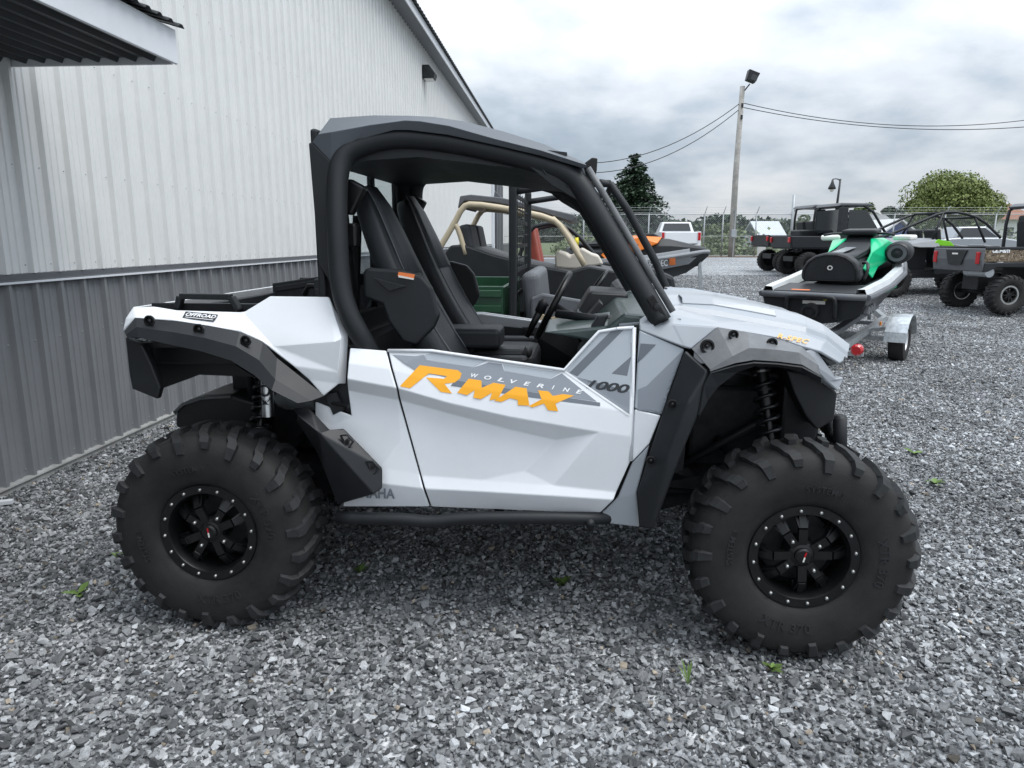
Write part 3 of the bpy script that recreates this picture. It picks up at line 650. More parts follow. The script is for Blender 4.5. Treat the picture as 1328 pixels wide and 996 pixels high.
HL.append(drop(HL[5], -.20, .022)); HL.append(drop(HL[5], -.12, .024)); HL.append(drop(HL[5], 0, .018))
full = HL+[[Vector((p.x, -p.y, p.z)) for p in r_] for r_ in reversed(HL[:-1])]
m = MB(); m.loft(full); hood = m.build('hood', 'silver_paint', RM, solid=.01, bevel=.008, seg=3, bang=8, smooth=True, wn=True)
# raised ribs on the hood
for sy in (-1, 1):
    m = MB(); m.loft([[Vector((p.x, sy*abs(p.y)*k_, p.z+dz)) for p in HL[5][1:5]] for k_, dz in ((1.0, .003), (.92, .026), (.62, .030), (.52, .012))]); m.build('hood_scoop', 'silver_paint', RM, solid=.006, bevel=.004)
m = MB(); m.box((.735, -.40, 1.238), (.06, .03, .012)); m.build('washer_nozzle', 'satin_black', RM, bevel=.003)
# nose: bumper cover, headlights, grey fang
nz = [(1056, 452, -.66), (1064, 452, -.66), (1095, 490, -.60), (1093, 500, -.60), (1088, 511, -.58), (1075, 492, -.66)]
fang = z2([(580, 625, -.70), (745, 590, -.66), (1000, 960, -.56), (1080, 940, -.50), (1075, 990, -.50), (1010, 1110, -.54), (880, 1000, -.60), (700, 780, -.69)], 980, 390, 9.486)
m = MB(); m.add(PX(fang), [(0, 1, 2, 6, 7), (2, 3, 4, 5, 6)]); both(m, 'headlight_surround', 'silver_paint', solid=.03, bevel=.006)
hl = z2([(755, 605, -.61), (900, 690, -.58), (1020, 765, -.52), (930, 800, -.55), (800, 680, -.62)], 980, 390, 9.486)
m = MB(); m.add(PX(hl), [(0, 1, 2, 3, 4)]); both(m, 'headlight', 'dark_glass', solid=.04)
m = MB(); m.prism([(1.10, -.40, .60), (1.24, -.40, .66), (1.27, -.40, .98), (1.20, -.40, 1.02), (1.10, -.40, 1.0), (1.10, -.40, .66)], (0, .8, 0)); m.build('front_grille', 'black_plastic', RM, bevel=.015)
for z in (.72, .80, .88): MB().box((1.272, 0, z), (.012, .7, .03)).build('grille_bar', 'satin_black', RM)
bt = U(1089, 540, -.42); bb = U(1091, 580, -.42)
m = MB(); m.tube([bt, bb+Vector((.004, .02, 0)), bb+Vector((-.04, .06, -.14))], .026, 14); both(m, 'bumper_tube', 'tube_black', smooth=True)
MB().tube([bb+Vector((.0, .03, .02)), Vector((bb.x+.03, 0, bb.z+.02)), Vector((bb.x, -bb.y-.03, bb.z+.02))], .026, 12).build('bumper_crossbar', 'tube_black', RM, smooth=True)
# ---------------------------------------------------------------- rock slider
sl = [(437, 671, -.74), (520, 673, -.75), (560, 677, -.75), (600, 672, -.75), (700, 671, -.74), (782, 673, -.70), (800, 668, -.62)]
m = MB(); m.tube(PX(sl), .024, 12, sm=1); both(m, 'rock_slider', 'tube_black', smooth=True)
m = MB(); m.prism([(-.64, -.66, .50), (.40, -.66, .50), (.40, -.66, .53), (-.64, -.66, .53)], (0, .2, 0)); both(m, 'sill_bracket', 'black_plastic')
m = MB()
for x in (-.5, 0, .35): m.tube([(x, -.74, .47), (x, -.45, .47)], .018, 8)
both(m, 'slider_mount', 'tube_black', smooth=True)
# ---------------------------------------------------------------- roll cage and roof
cg = [(500, 495, -.60), (484, 466, -.63), (469, 438, -.665), (452, 408, -.675), (441, 372, -.67), (437, 300, -.65), (437, 235, -.62), (443, 205, -.60), (462, 190, -.585), (510, 177, -.575), (580, 183, -.57), (650, 198, -.57), (700, 211, -.57), (740, 226, -.58), (757, 246, -.59), (800, 318, -.61), (858, 418, -.66)]
m = MB(); m.tube(PX(cg), .038, 14, sm=2); both(m, 'roll_cage_hoop', 'tube_black', smooth=True)
ra_, rf_ = U(450, 196, -.58), U(744, 226, -.58)
MB().tube([ra_, (ra_.x, 0, ra_.z+.02), (ra_.x, -ra_.y, ra_.z)], .034, 12).build('cage_crossbar', 'tube_black', RM, smooth=True)
MB().tube([rf_, (rf_.x, 0, rf_.z+.02), (rf_.x, -rf_.y, rf_.z)], .030, 12).build('cage_crossbar', 'tube_black', RM, smooth=True)
m = MB(); m.tube([(ra_.x, -.18, ra_.z), (-.1, -.2, ra_.z+.03), (rf_.x, -.2, rf_.z)], .022, 10); both(m, 'cage_roof_tube', 'tube_black', smooth=True)
# A-pillar trim along the windscreen edge and the corner gusset
pil = [(758, 222, -.585), (775, 250, -.59), (815, 318, -.61), (868, 408, -.65)]
m = MB(); m.tube([p+Vector((.012, 0, .01)) for p in PX(pil)], .012, 8); both(m, 'windscreen_edge_trim', 'flare_grey', smooth=True)
m = MB(); m.prism(PX([(838, 388), (848, 382), (868, 415), (858, 419)], -.69), (0, .03, 0)); both(m, 'pillar_bracket', 'satin_black', bevel=.004)
m = MB(); q = U(852, 398, -.70); m.lathe([(.0001, -.004), (.010, -.003), (.012, .01)], 12, 'Y', q); both(m, 'pillar_bolt', 'dark_metal')
gs = [(674, 206), (744, 219), (765, 268), (752, 262), (715, 240)]
m = MB(); m.prism(PX(gs, -.60), (0, .02, 0)); gus = both(m, 'pillar_gusset', 'black_plastic', bevel=.003)
for pts in ([(692, 213), (702, 217), (708, 226)], [(712, 218), (728, 224), (732, 234)], [(734, 240), (748, 246), (754, 258)]):
    m = MB(); m.tube(PX(pts, -.602), .0035, 6); both(m, 'gusset_rib', 'black_plastic')
L0 = [(405, 184), (430, 211), (441, 197), (462, 182), (510, 169), (530, 169), (580, 175), (640, 188), (700, 202), (758, 219)]
L1 = [(412, 174), (430, 171), (450, 167.5), (480, 162), (525, 156), (545, 157), (582, 163), (642, 180), (702, 195), (761, 214)]
L2 = [(428, 153), (440, 152.4), (460, 151), (486, 149.5), (530, 150), (562, 151.5), (600, 157), (652, 170), (706, 187), (757, 210)]
r0, r1, r2 = PX(L0, -.615), PX(L1, -.63), PX(L2, -.42)
r3 = [Vector((p.x, -.2, p.z+.004)) for p in r2]; r4 = [Vector((p.x+.01, 0, p.z-.004)) for p in r2]
rows = [r0, r1, r2, r3, r4]; rows += [[Vector((p.x, -p.y, p.z)) for p in r_] for r_ in (r3, r2, r1, r0)]
m = MB(); m.loft(rows); m.build('roof', 'roof_plastic', RM, solid=.014, bevel=.010, seg=3, bang=9, smooth=True, wn=True)
m = MB(); m.prism([(-.66, -.57, 1.78), (-.3, -.57, 1.80), (.24, -.57, 1.735), (.24, .57, 1.735), (-.3, .57, 1.80), (-.66, .57, 1.78)], (0, 0, .075)); m.build('roof_lining', 'vinyl', RM)
fl = [(757, 212), (768, 204), (775, 205), (774, 222), (768, 234), (760, 224)]
m = MB(); m.prism(PX(fl, -.52), (0, .16, 0)); both(m, 'roof_front_visor', 'satin_black', bevel=.004)
# rear panel and window
pn = [(400, 186), (404, 184), (432, 213), (436, 300), (436, 360), (427, 365), (413, 343)]
m = MB(); m.prism(PX(pn, -.615), (0, .03, 0)); both(m, 'rear_screen_side', 'black_plastic', bevel=.004)
RX = -.68
def yz(u, v): p = UX(u, v, RX); return p
def ring(y0, y1, z0, z1, ox, th, name, wd):
    m = MB()
    for (a, b, c, d) in ((y0, y1, z1-wd, z1), (y0, y1, z0, z0+wd), (y0, y0+wd, z0+wd, z1-wd), (y1-wd, y1, z0+wd, z1-wd)): m.box((ox, (a+b)/2, (c+d)/2), (th, b-a, d-c))
    return m
ring(-.60, .60, 1.10, 1.90, RX, .03, 'f', .095).build('rear_screen_frame', 'black_plastic', RM, bevel=.01)
MB().box((RX, .10, 1.5), (.03, .035, .62)).build('rear_screen_bar', 'black_plastic', RM)
MB().box((RX, 0, 1.5), (.005, 1.02, .62)).build('rear_screen_pane', 'glass', RM)
# ---------------------------------------------------------------- cargo bed
m = MB(); bx0, bx1 = -1.38, -.70
m.box(((bx0+bx1)/2, 0, 1.03), (bx1-bx0, 1.1, .03)); m.box(((bx0+bx1)/2, -.57, 1.14), (bx1-bx0, .025, .24)); m.prism([(bx0, .54, 1.02), (bx1, .54, 1.02), (bx1, .54, 1.35), (-1.0, .54, 1.325), (bx0, .54, 1.27)], (0, .03, 0)); m.box((bx1, 0, 1.17), (.03, 1.16, .30)); m.box((bx0, 0, 1.12), (.03, 1.16, .20)); m.build('cargo_bed', 'black_plastic', RM, bevel=.004)
rl = [(231, 400), (235, 384), (300, 385), (311, 403)]
m = MB(); P_ = PX(rl, -.60)
for a, b in zip(P_, P_[1:]): m.bar(a, b, .035, .022)
both(m, 'bed_side_grip', 'black_plastic', bevel=.004)
m = MB(); m.bar((-1.36, .56, 1.24), (-.72, .56, 1.335), .05, .03); m.bar((-1.36, .56, 1.18), (-.72, .56, 1.26), .03, .02); m.bar((-.72, .56, 1.33), (-.70, -.56, 1.33), .05, .05); m.build('bed_rail', 'black_plastic', RM, bevel=.004)
m = MB(); P_ = [U(395, 383, -.3), U(400, 371, -.3), U(418, 371, -.3), U(428, 374, -.3)]; m.tube(P_, .012, 8); m.build('bed_handle', 'satin_black', RM, smooth=True)
lp = [(160, 440), (158, 470), (162, 490)]
m = MB(); m.box((-1.44, -.60, 1.05), (.02, .12, .16)); both(m, 'tail_light', 'glass', bevel=.008)
# ---------------------------------------------------------------- seats and cabin
def seat(yc):
    prof_c = [(-.20, .92), (-.26, 1.02), (-.34, 1.15), (-.44, 1.35), (-.50, 1.50), (-.55, 1.62), (-.585, 1.70)]
    hws = [.20, .22, .23, .22, .19, .15, .11]; th = [.13, .13, .12, .11, .10, .09, .06]
    rows = []
    for (x, z), hw, t in zip(prof_c, hws, th):
        n = Vector((.93, 0, .36)); c = Vector((x, yc, z)); r_ = []
        for k in range(16):
            a = 2*math.pi*k/16; cy, cx = math.cos(a), math.sin(a)
            yy = hw*math.copysign(abs(cy)**.6, cy); xx = (t/2)*math.copysign(abs(cx)**.7, cx)
            bol = .035*(abs(cy)**3) if cx > 0 else 0
            r_.append(c+Vector((0, yy, 0))+n*(xx+bol))
        rows.append(r_)
    m = MB(); m.loft(rows, closed=True); m.f.append(tuple(range(len(m.v)-16, len(m.v)))); m.f.append(tuple(range(15, -1, -1)))
    o = m.build('seat_back', 'vinyl', RM, smooth=True); sm_ = o.modifiers.new('s', 'SUBSURF'); sm_.levels = 1; sm_.render_levels = 1
    # lighter upper inset
    m = MB(); rows = []
    for (x, z), hw, t in list(zip(prof_c, hws, th))[3:]:
        n = Vector((.93, 0, .36)); rows.append([Vector((x, yc+hw*.62*q, z))+n*(t/2+.012) for q in (-1, -.5, 0, .5, 1)])
    m.loft(rows); m.build('seat_inset', 'vinyl_grey', o, smooth=True, solid=.012)
    for q in (-.62, .62):
        pts = [Vector((x, yc+hw*q, z))+Vector((.93, 0, .36))*(t/2+.003) for (x, z), hw, t in list(zip(prof_c, hws, th))[1:]]
        MB().tube(pts, .0022, 5, sm=1).build('seat_seam', 'stitch', o, smooth=True)
    m = MB(); m.box((-.12, yc, .90), (.42, .47, .16)); c = m.build('seat_cushion', 'vinyl', RM, bevel=.05, seg=4)
    for sgn in (-1, 1): MB().box((-.12, yc+sgn*.19, .975), (.38, .09, .05)).build('cushion_bolster', 'vinyl', c, bevel=.02, seg=3)
    MB().tube([(-.66, yc+.02, 1.05), (-.62, yc+.02, 1.6)], .02, 8).build('seat_support', 'tube_black', RM)
seat(-.33); seat(.33)
# padded shoulder guards beside the seats
hp = [(470, 352), (476, 347), (520, 350), (546, 357), (560, 373), (570, 409), (563, 425), (540, 449), (522, 444), (503, 417), (495, 395), (471, 386)]
m = MB(); m.prism(PX(hp, -.56), (0, .035, 0)); both(m, 'shoulder_guard', 'black_plastic', bevel=.012, seg=3)
q = PX([(485, 360), (528, 371), (518, 374), (505, 378)], -.563); m = MB(); m.prism(q, (0, -.006, 0)); both(m, 'guard_relief', 'black_plastic', bevel=.002)
q = PX([(517, 352.5), (538, 356), (537, 361), (516, 358)], -.563); m = MB(); m.prism(q, (0, -.003, 0)); m.build('warning_label', 'label_orange', RM)
q = PX([(517, 357), (537, 361), (536.5, 363), (516.5, 359.5)], -.5675); m = MB(); m.prism(q, (0, -.001, 0)); m.build('warning_label', 'label_white', RM)
# belts on the rear posts
for sy, dx in ((-1, 0), (1, 0)):
    m = MB(); m.bar((-.60, sy*.53, 1.70), (-.56, sy*.53, 1.05), .045, .004, (1, 0, 0)); m.build('seat_belt', 'satin_black', RM)
    MB().box((-.575, sy*.53, 1.52), (.05, .06, .09)).build('belt_guide', 'satin_black', RM, bevel=.01); MB().box((-.57, sy*.53, 1.66), (.07, .05, .12), (0, .5, 0)).build('belt_guide', 'satin_black', RM, bevel=.01)
MB().box((-.2, 0, .92), (.5, .17, .2)).build('centre_console', 'black_plastic', RM, bevel=.02)
MB().box((-.20, -.06, 1.075), (.30, .20, .09)).build('armrest', 'vinyl', RM, bevel=.02, seg=3)
# far grab hoop between the seats (driver side head-rest hoop)
MB().tube([(-.62, .05, 1.30), (-.60, .05, 1.46), (-.56, .06, 1.50), (-.53, .08, 1.48)], .016, 8, sm=1).build('belt_retractor', 'satin_black', RM, smooth=True)
# dash, bar, steering wheel
m = MB(); m.add([(.30, -.58, 1.10), (.30, .58, 1.10), (.46, -.60, 1.24), (.46, .60, 1.24), (.62, -.62, 1.225), (.62, .62, 1.225), (.56, -.6, .72), (.56, .6, .72), (.40, -.58, .86), (.40, .58, .86)], [(0, 1, 3, 2), (2, 3, 5, 4), (4, 5, 7, 6), (6, 7, 9, 8), (8, 9, 1, 0), (0, 2, 4, 6, 8), (1, 9, 7, 5, 3)]); m.build('dashboard', 'dash_green', RM, bevel=.015)
m = MB(); m.add([(.24, .12, 1.10), (.24, .55, 1.10), (.34, .14, 1.27), (.34, .52, 1.27), (.52, .16, 1.26), (.52, .5, 1.26), (.5, .12, 1.1), (.5, .55, 1.1)], [(0, 1, 3, 2), (2, 3, 5, 4), (0, 2, 4, 6), (1, 7, 5, 3), (4, 5, 7, 6), (0, 6, 7, 1)]); m.build('instrument_hood', 'black_plastic', RM, bevel=.015)
m = MB(); m.add([(.26, -.10, 1.09), (.26, .12, 1.09), (.38, -.08, 1.235), (.38, .10, 1.235), (.36, -.1, .9), (.36, .12, .9)], [(0, 1, 3, 2), (4, 5, 1, 0)]); m.build('centre_stack', 'black_plastic', RM, solid=.02)
MB().tube([(.50, -.42, 1.19), (.34, -.36, 1.195), (.20, -.30, 1.205)], .017, 10).build('passenger_grab_bar', 'tube_black', RM, smooth=True)
m = MB(); m.add([(.16, -.56, 1.16), (.16, -.2, 1.17), (.52, -.56, 1.20), (.52, -.2, 1.22), (.50, -.56, 1.10), (.50, -.2, 1.10)], [(0, 1, 3, 2), (0, 4, 5, 1), (0, 2, 4), (1, 5, 3)]); m.build('dash_shelf', 'dash_green', RM, bevel=.01)
sc_, tl_ = Vector((.16, .34, 1.18)), R(58)
pts = []
for k in range(28):
    a = 2*math.pi*k/28; v = Vector((0, .175*math.cos(a), .175*math.sin(a))); pts.append(sc_+Matrix.Rotation(R(27), 3, 'Y') @ v)
sw = MB().tube(pts, .0165, 10, closed=True).build('steering_wheel', 'satin_black', RM, smooth=True)
m = MB(); m.tube([sc_, sc_+Vector((.30, 0, -.16))], .022, 10); m.build('steering_column', 'tube_black', sw, smooth=True)
for a in (0, 2.1, 4.2):
    v = Matrix.Rotation(R(27), 3, 'Y') @ Vector((0, .17*math.cos(a+1.57), .17*math.sin(a+1.57))); MB().bar(sc_, sc_+v, .03, .012, (1, 0, 0)).build('steering_spoke', 'satin_black', sw)
MB().tube([(.05, .06, 1.06), (.12, .05, 1.20)], [.012, .02, .022], 10).build('gear_lever', 'satin_black', RM, smooth=True)
MB().tube([(.11, .05, 1.175), (.125, .05, 1.215), (.14, .05, 1.225)], .024, 10).build('gear_knob', 'tube_black', RM, smooth=True)
for k in range(4): MB().box((.292+.0*k, -.06+.045*k, 1.115), (.012, .03, .022)).build('dash_switch', 'satin_black', RM, bevel=.003)
MB().box((.285, .02, 1.165), (.02, .11, .05), (0, .35, 0)).build('dash_display', 'dark_glass', RM, bevel=.004)
for y in (-.1, .1): MB().box((-.19, y, 1.01), (.03, .05, .09), (0, .4, 0)).build('belt_buckle', 'red_lens' if y > 0 else 'satin_black', RM, bevel=.006)
# side netting posts / inner door liners
m = MB(); m.prism([(-.40, -.665, 1.06), (.30, -.665, 1.00), (.42, -.65, .56), (-.28, -.665, .54)], (0, .02, 0)); both(m, 'door_liner', 'black_plastic')
m = MB(); m.prism([(-.02, -.66, 1.035), (.30, -.66, 1.03), (.42, -.63, 1.15), (.50, -.62, 1.15), (.55, -.62, .7), (.2, -.66, .7)], (0, .03, 0)); both(m, 'kick_panel', 'black_plastic')
m = MB(); m.prism([(-.46, -.60, .52), (-.40, -.60, .52), (-.56, -.60, 1.10), (-.66, -.60, 1.10)], (0, 1.2, 0)); m.build('rear_bulkhead', 'black_plastic', RM)
m = MB(); m.prism([(-.66, -.655, .56), (-.40, -.655, .54), (-.42, -.655, 1.09), (-.56, -.655, 1.10), (-.72, -.655, .92)], (0, .02, 0)); both(m, 'quarter_liner', 'black_plastic')
m = MB(); m.prism([(.36, -.655, .56), (.60, -.655, .56), (.62, -.655, 1.15), (.46, -.655, 1.18)], (0, .02, 0)); both(m, 'cowl_liner', 'black_plastic')
MB().prism(PX([(748, 455), (775, 410), (790, 408), (762, 470)], -.55), (0, .06, 0)).build('door_stop_post', 'black_plastic', RM, bevel=.006)
MB().prism([(.44, -.62, 1.19), (.66, -.64, 1.215), (.66, .64, 1.215), (.44, .62, 1.19)], (0, 0, .012)).build('cowl', 'cowl_grey', RM, bevel=.004)
# ---------------------------------------------------------------- graphics: laid on the panels
bpy.context.view_layer.update()
dg = bpy.context.evaluated_depsgraph_get()
def bvh(names):
    vs, fs = [], []
    for o in RM.children:
        if o.type == 'MESH' and o.name.split('.')[0] in names:
            ev = o.evaluated_get(dg); me_ = ev.to_mesh()
            mm = o.matrix_local
            k = len(vs); vs += [mm @ v.co for v in me_.vertices]; fs += [tuple(i+k for i in p.vertices) for p in me_.polygons]; ev.to_mesh_clear()
    return BVHTree.FromPolygons(vs, fs)
BV = bvh({'door', 'rear_quarter_panel', 'front_side_panel', 'cargo_side_panel', 'hood', 'front_flare_arch'})
def proj(u, v, lift):
    d = (UI3 @ ray(u, v)).normalized(); h = BV.ray_cast(UC, d)
    if h[0] is None: return U(u, v, -.72)
    n = h[1] if h[1].dot(d) < 0 else -h[1]
    return h[0]-d*lift
from mathutils.geometry import tessellate_polygon
def fine(tris, edge):                       # split long edges until every triangle is small
    st = list(tris); o_ = []
    while st:
        t = st.pop(); d = [(t[k]-t[(k+1) % 3]).length for k in range(3)]; k = d.index(max(d))
        if d[k] <= edge: o_.append(t); continue
        a, b, c = t[k], t[(k+1) % 3], t[(k+2) % 3]; m_ = (a+b)/2; st += [(a, m_, c), (m_, b, c)]
    return o_
def decal(name, mat, polys, lift=.0007, edge=4.0, parent=None, mesh2d=None):
    tris = []
    if mesh2d:
        P = [Vector((x, y, 0)) for x, y in mesh2d[0]]
        for f in mesh2d[1]:
            q = [P[i] for i in f]
            if len(q) == 3: tris.append(tuple(q))
            else: tris += [tuple(q[i] for i in t) for t in tessellate_polygon([q])]
    else:
        for poly in polys:
            q = [Vector((x, y, 0)) for x, y in poly]; tris += [tuple(q[i] for i in t) for t in tessellate_polygon([q])]
    key = {}; V = []; Fc = []
    for t in fine(tris, edge):
        ix = []
        for v in t:
            k = (round(v.x, 3), round(v.y, 3))
            if k not in key: key[k] = len(V); V.append(proj(v.x, v.y, lift))
            ix.append(key[k])
        if len(set(ix)) == 3: Fc.append(tuple(ix))
    m_ = MB(); m_.add(V, Fc); return m_.build(name, mat, parent or RM, recalc=False)
def tquad(txt, tl, tr, br, bl, shear=0, spacing=1, bold=0):
    vs, fs, _ = text_mesh(txt, shear, spacing, bold); o_ = []
    for x, y in vs:
        a = (bl[0]*(1-x)+br[0]*x, bl[1]*(1-x)+br[1]*x); b = (tl[0]*(1-x)+tr[0]*x, tl[1]*(1-x)+tr[1]*x)
        o_.append((a[0]*(1-y)+b[0]*y, a[1]*(1-y)+b[1]*y))
    return o_, fs
ZL = lambda p: z2(p, 500, 445, 4.743)
ZF = lambda p: z2(p, 720, 410, 6.64)
decal('door_graphic', 'decal_mid', [ZL([(42, 72), (185, 80), (238, 72), (250, 107), (540, 150), (635, 118), (715, 128), (730, 172), (1010, 222), (1085, 186), (1300, 360), (905, 300), (430, 226), (185, 166)])])
decal('door_graphic', 'decal_light', [ZL([(245, 72), (300, 52), (625, 108), (540, 148), (252, 105)]), ZL([(722, 130), (1078, 180), (1010, 220), (732, 170)])], .0010)
decal('door_graphic', 'decal_dark', [ZL([(430, 228), (905, 302), (1320, 366), (1320, 388), (900, 335), (400, 262)])], .0012)
decal('door_lettering', 'orange', [ZL([(210, 135), (445, 166), (468, 186), (458, 218), (425, 242), (362, 250), (410, 310), (340, 300), (248, 210), (360, 219), (378, 203), (268, 186), (243, 204), (150, 278), (88, 265)])], .0016, 2.5)
decal('door_lettering', 'orange', [ZL([(512, 218), (590, 230), (592, 275), (665, 243), (738, 256), (690, 345), (640, 350), (655, 305), (585, 345), (540, 335), (548, 290), (500, 320), (440, 305)])], .0016, 2.5)
decal('door_lettering', 'orange', [ZL([(800, 268), (868, 278), (885, 385), (815, 382), (812, 350), (765, 338), (715, 362), (668, 355)])], .0017, 2.5)
decal('door_lettering', 'orange', [ZL([(938, 290), (1002, 296), (1030, 325), (1090, 313), (1160, 322), (1045, 372), (1062, 420), (1000, 413), (975, 372), (905, 395), (880, 388), (960, 345)])], .0018, 2.5)
for k, ch in enumerate('WOLVERINE'):
    a0 = Vector((528, 184)).lerp(Vector((1172, 283)), k/8); wl_ = 16 if ch == 'I' else 44
    dx = 14 if ch == 'I' else 0; p0 = (a0.x+dx, a0.y); sl_ = .154
    decal('door_lettering', 'decal_white', None, .0020, 3, mesh2d=tquad(ch, *ZL([p0, (p0[0]+wl_, p0[1]+wl_*sl_), (p0[0]+wl_-4, p0[1]+wl_*sl_+25), (p0[0]-4, p0[1]+25)]), shear=.3, bold=.03))
# grey front quarter of the door and the fixed panel ahead of it
decal('door_graphic', 'decal_light', [ZF([(95, 478), (345, 172), (420, 108), (640, 78), (676, 92), (676, 125), (640, 848)])], .0008)
decal('door_graphic', 'decal_dark', [ZF([(480, 128), (600, 108), (190, 520), (122, 488)]), ZF([(656, 345), (620, 515), (485, 495)])], .0012)
decal('door_graphic', 'decal_mid', [ZF([(190, 525), (205, 565), (290, 628), (640, 650), (638, 838), (540, 795)])], .0012)
decal('door_number', 'decal_black', None, .0018, 3, mesh2d=tquad('1000', *ZF([(290, 545), (645, 590), (640, 672), (265, 620)]), shear=.3, spacing=.95, bold=.03))
decal('door_moulding_line', 'decal_white', [ZF([(62, 468), (78, 462), (640, 846), (640, 866)])], .0022)
decal('front_graphic', 'decal_dark', [ZF([(735, 235), (870, 245), (708, 408)])], .0012)
decal('front_graphic', 'decal_mid', [ZF([(712, 632), (790, 600), (1095, 300), (915, 845), (712, 805)])], .0012)
# maker's name low on the rear quarter, trim word on the fender, dealer sticker
decal('maker_lettering', 'decal_mid', None, .001, 3, mesh2d=tquad('YAMAHA', (446, 631), (512, 634), (512, 647), (446, 645), spacing=1.05, bold=.03))
decal('fender_lettering', 'orange_pale', None, .012, 2, mesh2d=tquad('R-SPEC', (1009, 432), (1050, 440.5), (1048, 446), (1008, 438), shear=.2, spacing=1.1, bold=.02))
ZS = lambda p: z2(p, 140, 360, 6.64)
decal('dealer_sticker', 'decal_black', [ZS([(670, 290), (950, 318), (910, 375), (640, 343)])], .001)
decal('dealer_sticker', 'decal_white', None, .002, 3, mesh2d=tquad('OFFROAD', *ZS([(682, 298), (938, 324), (922, 352), (662, 328)]), shear=.2, bold=.03))
decal('dealer_sticker', 'decal_white', [ZS([(665, 336), (905, 362), (902, 366), (662, 340)])], .002)
# ================================================================== the other vehicles in the yard
pm('green_plastic', (.012, .06, .026), .35, coat=.3, var=.15, vscale=9)
pm('khaki', (.42, .34, .22), .7, var=.2, vscale=20)
pm('tan_paint', (.52, .44, .31), .42, var=.08, vscale=9)
pm('cream_paint', (.62, .57, .49), .4, coat=.2, var=.06)
pm('grey_plastic', (.11, .115, .125), .5, var=.12, vscale=9)
pm('mid_grey', (.22, .23, .245), .4, coat=.2, var=.08)
pm('red_seat', (.26, .05, .03), .55, var=.2)
pm('mint_green', (.006, .50, .22), .3, coat=.5)
pm('lime', (.22, .62, .02), .35, coat=.3)
pm('pale_deck', (.55, .57, .58), .4, var=.08)
pm('orange_paint', (.80, .20, .01), .35, coat=.4)
pm('truck_white', (.72, .73, .75), .3, coat=.4)
pm('yellow', (.75, .62, .03), .4)
def camo():
    m = pm('camo', (.2, .16, .1), .5); t = m.node_tree; b = t.nodes['Principled BSDF']; c = t.nodes.new('ShaderNodeTexCoord'); v = t.nodes.new('ShaderNodeTexNoise'); v.inputs['Scale'].default_value = 16; v.inputs['Detail'].default_value = 6; v.inputs['Distortion'].default_value = 2.0
    t.links.new(c.outputs['Object'], v.inputs['Vector']); r = t.nodes.new('ShaderNodeValToRGB'); r.color_ramp.interpolation = 'CONSTANT'; e = r.color_ramp.elements
    e[0].color = (.035, .028, .02, 1); e[1].position = .44; e[1].color = (.22, .16, .10, 1); x = e.new(.53); x.color = (.10, .075, .05, 1); x = e.new(.6); x.color = (.42, .35, .27, 1)
    t.links.new(v.outputs[0], r.inputs[0]); t.links.new(r.outputs[0], b.inputs['Base Color'])
camo()
rim_al = rim_me.copy(); rim_al.materials.clear(); rim_al.materials.append(MATS['steel'])
spoke_al = spoke_me.copy(); spoke_al.materials.clear(); spoke_al.materials.append(MATS['aluminium'])
def bgwheel(root, x, y, rad, z=None, ys=1.0, bright=False, lugs=True, spin=0):
    k = rad/.405; o = mesh_obj('wheel', rim_al if bright else rim_me, None, root); o.location = (x, y, rad if z is None else z); o.scale = (k, k*ys, k); o.rotation_euler = (0, spin, 0 if y <= 0 else math.pi)
    mesh_obj('tyre', tyre_me, None, o); mesh_obj('spokes', spoke_me, None, o); mesh_obj('hub_disc', back_me, None, o)
    if lugs: mesh_obj('tread_lugs', lug_me, None, o)
    return o
def part(root, name, mat, fn, **k):
    m = MB(); fn(m); return m.build(name, mat, root, **k)
def mir(root, name, mat, fn, **k):
    m = MB(); fn(m); m.build(name, mat, root, **k); m.mirror().build(name, mat, root, **k)
def prof(root, name, mat, pts, hw, **k):            # side outline (x, z) swept across the width
    return part(root, name, mat, lambda m: m.prism([(x, -hw, z) for x, z in pts], (0, 2*hw, 0)), **k)
def simple_seat(root, x, y, z, mat='vinyl', w=.46, h=.62):
    part(root, 'seat', mat, lambda m: (m.box((x+.22, y, z), (.48, w, .14)), m.box((x-.04, y, z+h/2), (.12, w, h), (0, -.2, 0))), bevel=.035, seg=3)
# ---------------------------------------------------------------- dark green utility vehicle right behind the white one
def ul(p): return Vector((p.x, p.y-2.25, p.z))
GV = empty('utility_vehicle', UM @ Vector((0, 2.25, 0)), UYAW, 'dark green utility vehicle with ribbed cargo box, black roll bars and mesh screen', 'utility vehicle')
a, b = U(600, 390, 1.62), U(657, 390, 1.62)
zb0, zb1 = ul(U(630, 408, 1.62)).z, ul(U(640, 369, 1.62)).z
def bedside(m, y):
    m.box(((b.x-.95)/2-.02, y, (zb0+zb1)/2-.12), (b.x+.95, .03, zb1-zb0+.22))
for y in (-.64, .64): part(GV, 'bed_side', 'green_plastic', lambda m: bedside(m, y), bevel=.006)
for k in range(4):
    z = zb0-.16+k*(zb1-zb0+.12)/3.2
    for y in (-.665, .665): MB().box(((b.x-.95)/2-.02, y, z), (b.x+.93, .025, .05)).build('bed_rib', 'green_plastic', GV, bevel=.006)
MB().box((b.x-.03, 0, (zb0+zb1)/2-.12), (.03, 1.25, zb1-zb0+.2)).build('bed_front_board', 'green_plastic', GV); MB().box((-.96, 0, (zb0+zb1)/2-.12), (.03, 1.29, zb1-zb0+.2)).build('tailgate', 'green_plastic', GV)
MB().box((-.45, 0, zb0-.20), (1.1, 1.25, .04)).build('bed_floor', 'green_plastic', GV)
pz = ul(U(665, 232, 1.58)); px_ = pz.x
